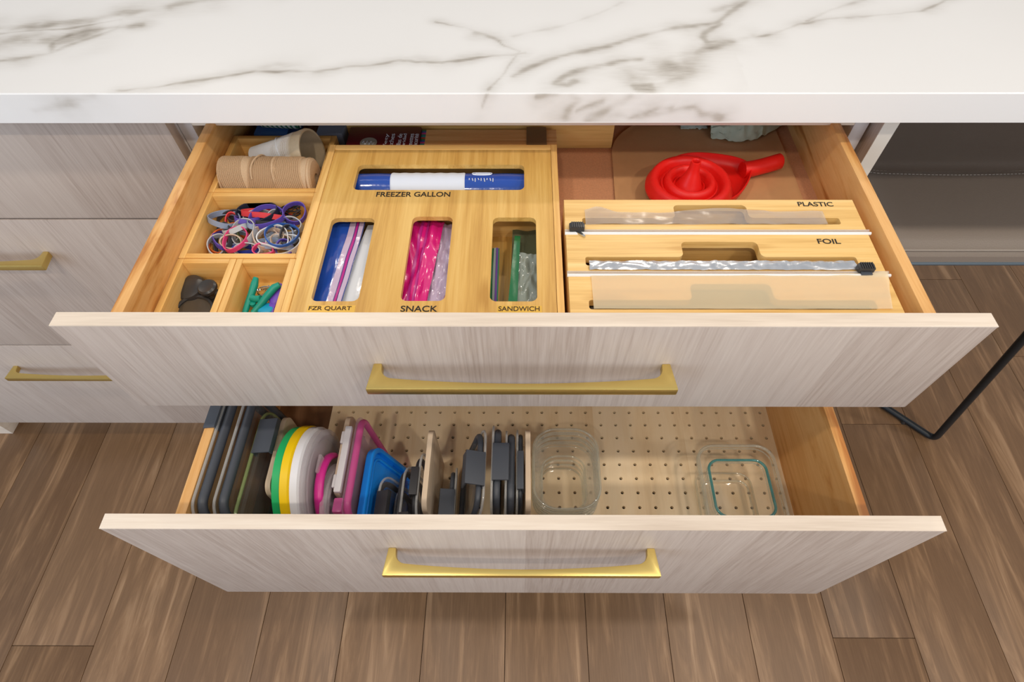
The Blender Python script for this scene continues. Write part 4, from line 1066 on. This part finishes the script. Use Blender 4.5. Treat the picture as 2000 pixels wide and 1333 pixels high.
part('rim', Geo().tube(ring3(.180, .132, .0012, 0, .026, 8), .0022, 8, closed=True), clear('olive_tinted_edge', (150, 168, 110), opacity=.5, rough=.1), t_, local=True, smooth=1.2)
part('rim', Geo().tube(ring3(.180, .132, .0060, .005, .022, 8), .0018, 8, closed=True), M_CLEAR, t_, local=True, smooth=1.2)
part('latch', latch_geo(1, .180, .132, .052, .026, .007, .040, 'top', lift=.002), M_CHAR, t_, local=True, bevel=.0007, label='charcoal latch')
# round lids
def round_lid(label, m, x, r, yc, th, lean=0.0, rim=.0):
    t = thing('round_lid', label, 'lid', (x, yc, PEG_TOP+.0006), rot=(0, lean, 0))
    prof = [(0, -th*.15), (r*.82, -th*.15), (r*.86, th*.2), (r*.90, th*.5), (r*.965, th*.5), (r, th*.30), (r, -th*.5), (r*.965, -th*.5), (r*.955, -th*.1), (r*.90, .05*th), (r*.86, -th*.3), (r*.80, -th*.35), (0, -th*.35)]
    part('disc', Geo().lathe(prof, (0, 0, r), ax=(1, 0, 0), n=72), m, t, local=True, smooth=.6)
    return t
RY = -.3870
round_lid('green round plastic lid leaning against the divider', M_GREEN, -.3000, .0800, RY, .0115)
round_lid('yellow round plastic lid between the green and the white one', M_YELLOW, -.2890, .0815, RY-.001, .0115)
round_lid('white round plastic lid beside the yellow one', M_WHITEP, -.2778, .0805, RY-.001, .0110)
t_ = round_lid('frosted round lid crossed by a pink silicone strap', M_FROST, -.2685, .0790, RY-.002, .0080)
part('pink_strap', Geo().tube([(.0095, .050*math.cos(a)-.006, .074+.052*math.sin(a)) for a in [math.radians(25+k*9) for k in range(22)]], .0062, 10, flat=.7), M_PINKS, t_, local=True, smooth=1.2, label='magenta silicone strap')
part('vent_flap', Geo().box(.0040, .0085, -.004, .022, .112, .134), M_FROST, t_, local=True, bevel=.002)
t_ = round_lid('frosted clear round lid resting against the tall divider', M_FROST, -.2535, .0600, RY-.024, .0110, lean=.02)
# pink edged rectangular lid and solid blue lid
pk = thing('latching_lid', 'frosted rectangular lid with pink seal and white side latch', 'lid', (-.2130, -.3760, PEG_TOP+.0006), rot=(0, -.075, 0))
PL, PH = .150, .132
part('plate', Geo().prism(rr(-PL/2, PL/2, 0, PH, .020, 8), -.0010, .0010, 'yz'), M_LILAC, pk, local=True, bevel=.0004)
part('seal', Geo().tube(ring3(PL, PH, .006, .0040, .017, 8), .0046, 10, closed=True), M_PINKCL, pk, local=True, smooth=1.2, label='pink see-through seal')
M_MILK = plain('milky_latch_plastic', (206, 202, 206), .35)
la = part('latch', Geo().box(-.0135, -.0045, -.044, .052, PH-.004, PH+.0022), M_MILK, pk, local=True, bevel=.0014, label='milky white latch')
for y in (-.036, .028): part('hinge_tab', Geo().box(-.0185, -.0135, y, y+.018, PH-.0060, PH-.0010), M_MILK, la, local=True, bevel=.0008)
part('corner_tab', Geo().box(-.0140, -.0010, -.0690, -.0490, PH-.030, PH-.004), M_PINKCL, pk, local=True, bevel=.003)
bl = thing('food_box_cover', 'bright blue plastic lid leaning behind the small dark latched lids', 'lid', (-.1730, -.3960, PEG_TOP+.0008), rot=(0, -.36, 0))
BL_, BH_ = .128, .106
part('panel', Geo().prism(rr(-BL_/2, BL_/2, 0, BH_, .022, 8), -.0030, -.0010, 'yz'), M_BLUE, bl, local=True, bevel=.0004)
rings = [[(x, a, b) for a, b in rr(-BL_/2+i, BL_/2-i, i, BH_-i, .022-i*.6, 8)] for x, i in ((-.0034, .0002), (.0060, .0), (.0066, .0008), (.0066, .0052), (.0060, .0060), (-.0012, .0062))]
part('rim', Geo().loft(rings+[rings[0]], cap0=False, cap1=False), M_BLUE, bl, local=True, smooth=.8)
part('groove_ridge', Geo().tube(ring3(BL_, BH_, .014, .0005, .014, 8), .0022, 8, closed=True), M_BLUE, bl, local=True, smooth=1.0)
# small dark latched lids in front of the blue one
M_DK = plain('dark_grey_silicone', (52, 52, 55), .45)
sm_group = 'small clear lids with dark seals'
snap_lid('small dark sealed lid with its latch folded over, against the blue lid', -.1565, -.4200, -.36, .098, .098, side=-1, latches=[(1, .042, .0180, .006, -.004, 'top')], seal_m=M_DK, group=sm_group, gr=.0038)
snap_lid('small dark sealed lid behind the folded latch, upright', -.1475, -.4250, -.31, .088, .078, side=-1, latches=[], seal_m=M_DK, group=sm_group, gr=.0034)
snap_lid('thick dark sealed small lid standing apart in the gap', -.1385, -.4080, -.20, .100, .100, side=-1, latches=[(1, .036, .014, .012, -.045, 'top')], seal_m=M_DK, group=sm_group, gr=.0042)
snap_lid('small dark sealed lid pressed against the bare divider face', -.1298, -.3960, -.05, .104, .112, side=-1, latches=[(-1, .040, .0100, .012, .0, 'top')], seal_m=M_DK, group=sm_group, gr=.0034)
# lids between the third and fourth dividers
rg = 'dark latched lids beside the glass dishes'
snap_lid('big clear lid tilted against the latched lids, its dark latch facing the divider', -.0860, -.3780, .30, .130, .128, side=-1, latches=[(-1, .048, .026, .018, -.006, 'top')], group=rg, gr=.0040)
snap_lid('clear lid with a low front latch standing near the bare divider', -.1000, -.4000, .12, .098, .082, side=-1, latches=[(-1, .050, .020, .010, -.02, 'top')], group=rg, gr=.0035)
snap_lid('dark sealed lid with a flat latch plate folded flat on top', -.0420, -.3700, .03, .126, .125, side=1, latches=[(1, .054, .0215, .004, -.004, 'top')], group=rg, gr=.0050)
snap_lid('dark thick-sealed lid next to the flat latch plate', -.0240, -.3720, .03, .124, .116, side=1, latches=[], group=rg, gr=.0055)
snap_lid('dark sealed lid whose open latch touches the last divider', -.0075, -.3680, .015, .124, .112, side=1, latches=[(1, .056, .0085, .016, -.012, 'top')], group=rg, gr=.0034)

# ------------------------------------------------------------------ glass dishes
def glass_mat(name, tint, body, lo, hi, glo, ghi):
    """dish glass: clear face on, paler and more reflecting towards grazing angles"""
    m = bpy.data.materials.new(name); m.use_nodes = True; nt = m.node_tree; n = nt.nodes; n.clear(); L = nt.links.new
    out = n.new('ShaderNodeOutputMaterial'); tr = n.new('ShaderNodeBsdfTransparent'); tr.inputs[0].default_value = lin(tint)
    gl = n.new('ShaderNodeBsdfGlossy'); gl.inputs['Roughness'].default_value = .06
    df = n.new('ShaderNodeBsdfTranslucent'); df.inputs[0].default_value = lin(body)
    d2_ = n.new('ShaderNodeBsdfDiffuse'); d2_.inputs[0].default_value = lin(body)
    ad = n.new('ShaderNodeMixShader'); ad.inputs[0].default_value = .5; L(df.outputs[0], ad.inputs[1]); L(d2_.outputs[0], ad.inputs[2])
    lw = n.new('ShaderNodeLayerWeight'); lw.inputs[0].default_value = .5
    def ramp(p, a, b):
        q = n.new('ShaderNodeMath'); q.operation = 'POWER'; q.inputs[1].default_value = p; L(lw.outputs['Facing'], q.inputs[0])
        r = n.new('ShaderNodeMapRange'); r.inputs[3].default_value = a; r.inputs[4].default_value = b; L(q.outputs[0], r.inputs[0]); return r
    m1 = n.new('ShaderNodeMixShader'); L(ramp(2, lo, hi).outputs[0], m1.inputs[0]); L(tr.outputs[0], m1.inputs[1]); L(ad.outputs[0], m1.inputs[2])
    m2 = n.new('ShaderNodeMixShader'); L(ramp(3, glo, ghi).outputs[0], m2.inputs[0]); L(m1.outputs[0], m2.inputs[1]); L(gl.outputs[0], m2.inputs[2])
    L(m2.outputs[0], out.inputs[0])
    MATS[name] = m
    return m
M_GLASS = glass_mat('clear_dish_glass', (255, 255, 255), (236, 238, 232), .0, .16, .02, .35)  # a little white in the body colour paints the walls lighter
M_RIMG = glass_mat('dish_rim_highlight', (250, 252, 248), (240, 242, 236), .18, .75, .10, .6)  # whitish body paints bright highlight lines along rims and ridges
M_TEALG = glass_mat('teal_tinted_glass', (170, 226, 230), (112, 196, 206), .30, .8, .12, .6)
def dish(cx, cy, z0, hw, hd, h, r, th=.0035, taper=.82, n=8):
    """thick-walled rounded dish: outside wall, rolled rim, inside wall, floor"""
    rings = []
    def ring(s_in, z, k):
        a = hw*k-s_in; b = hd*k-s_in; rad = max(.004, r*k-s_in)
        return [(x, y, z) for x, y in rr(cx-a, cx+a, cy-b, cy+b, min(rad, a*.98, b*.98), n)]
    for z, k in ((0, taper*.93), (.002, taper*.98), (.006, taper), (h*.5, (taper+1)/2*.99), (h-.009, .975), (h-.007, 1.0), (h-.002, 1.0)): rings.append(ring(0, z0+z, k))
    rings.append(ring(.0008, z0+h, 1.0)); rings.append(ring(th-.0008, z0+h, 1.0)); rings.append(ring(th, z0+h-.002, 1.0))
    for z, k in ((h-.010, .975), (h*.5, (taper+1)/2*.99), (.009, taper), (.0055, taper*.96), (.0045, taper*.88)): rings.append(ring(th, z0+z, k))
    return Geo().loft(rings)
def glass_dish(label, cx, cy, z0, hw, hd, h, r, th, taper, rim_m=M_RIMG, group=None):
    t = thing('glass_dish', label, 'dish', (cx, cy, z0), group=group)
    part('bowl', dish(cx, cy, z0, hw, hd, h, r, th=th, taper=taper), M_GLASS, t, smooth=.9)
    def loop(k, z, ins): return [(x, y, z0+z) for x, y in rr(cx-hw*k+ins, cx+hw*k-ins, cy-hd*k+ins, cy+hd*k-ins, max(.005, r*k-ins), 10)]
    part('rim', Geo().tube(loop(1, h-.0004, th*.5), th*.56, 8, closed=True), rim_m, t, smooth=1.2, label='rolled glass rim')
    part('shoulder_ridge', Geo().tube(loop(.985, h-.0090, th*.3), .0011, 6, closed=True), M_RIMG, t, smooth=1.2)
    part('foot_highlight_ring', Geo().tube(loop(taper*.96, .0022, .001), .0014, 6, closed=True), M_RIMG, t, smooth=1.2)  # added pale ring, paints a bright contour line low in the glass
    return t
gx, gy = .0610, -.3665
for k in range(4):
    lab = ('oblong glass dish at the bottom of the nested stack', 'oblong glass dish second from the bottom of the nested stack', 'oblong glass dish second from the top of the nested stack', 'oblong glass dish topmost of the nested stack')[k]
    glass_dish(lab, gx, gy, PEG_TOP+.0018+k*.0140, .0460, .0620, .052, .034, .0030, .74, group='nested glass dishes')
glass_dish('larger square glass dish holding the teal rimmed one', .3085, -.3820, PEG_TOP+.0018, .0560, .0680, .064, .026, .0040, .80)
glass_dish('smaller square glass dish with a teal rim inside the larger one', .3070, -.3830, PEG_TOP+.0085, .0425, .0450, .058, .018, .0035, .86, rim_m=M_TEALG)
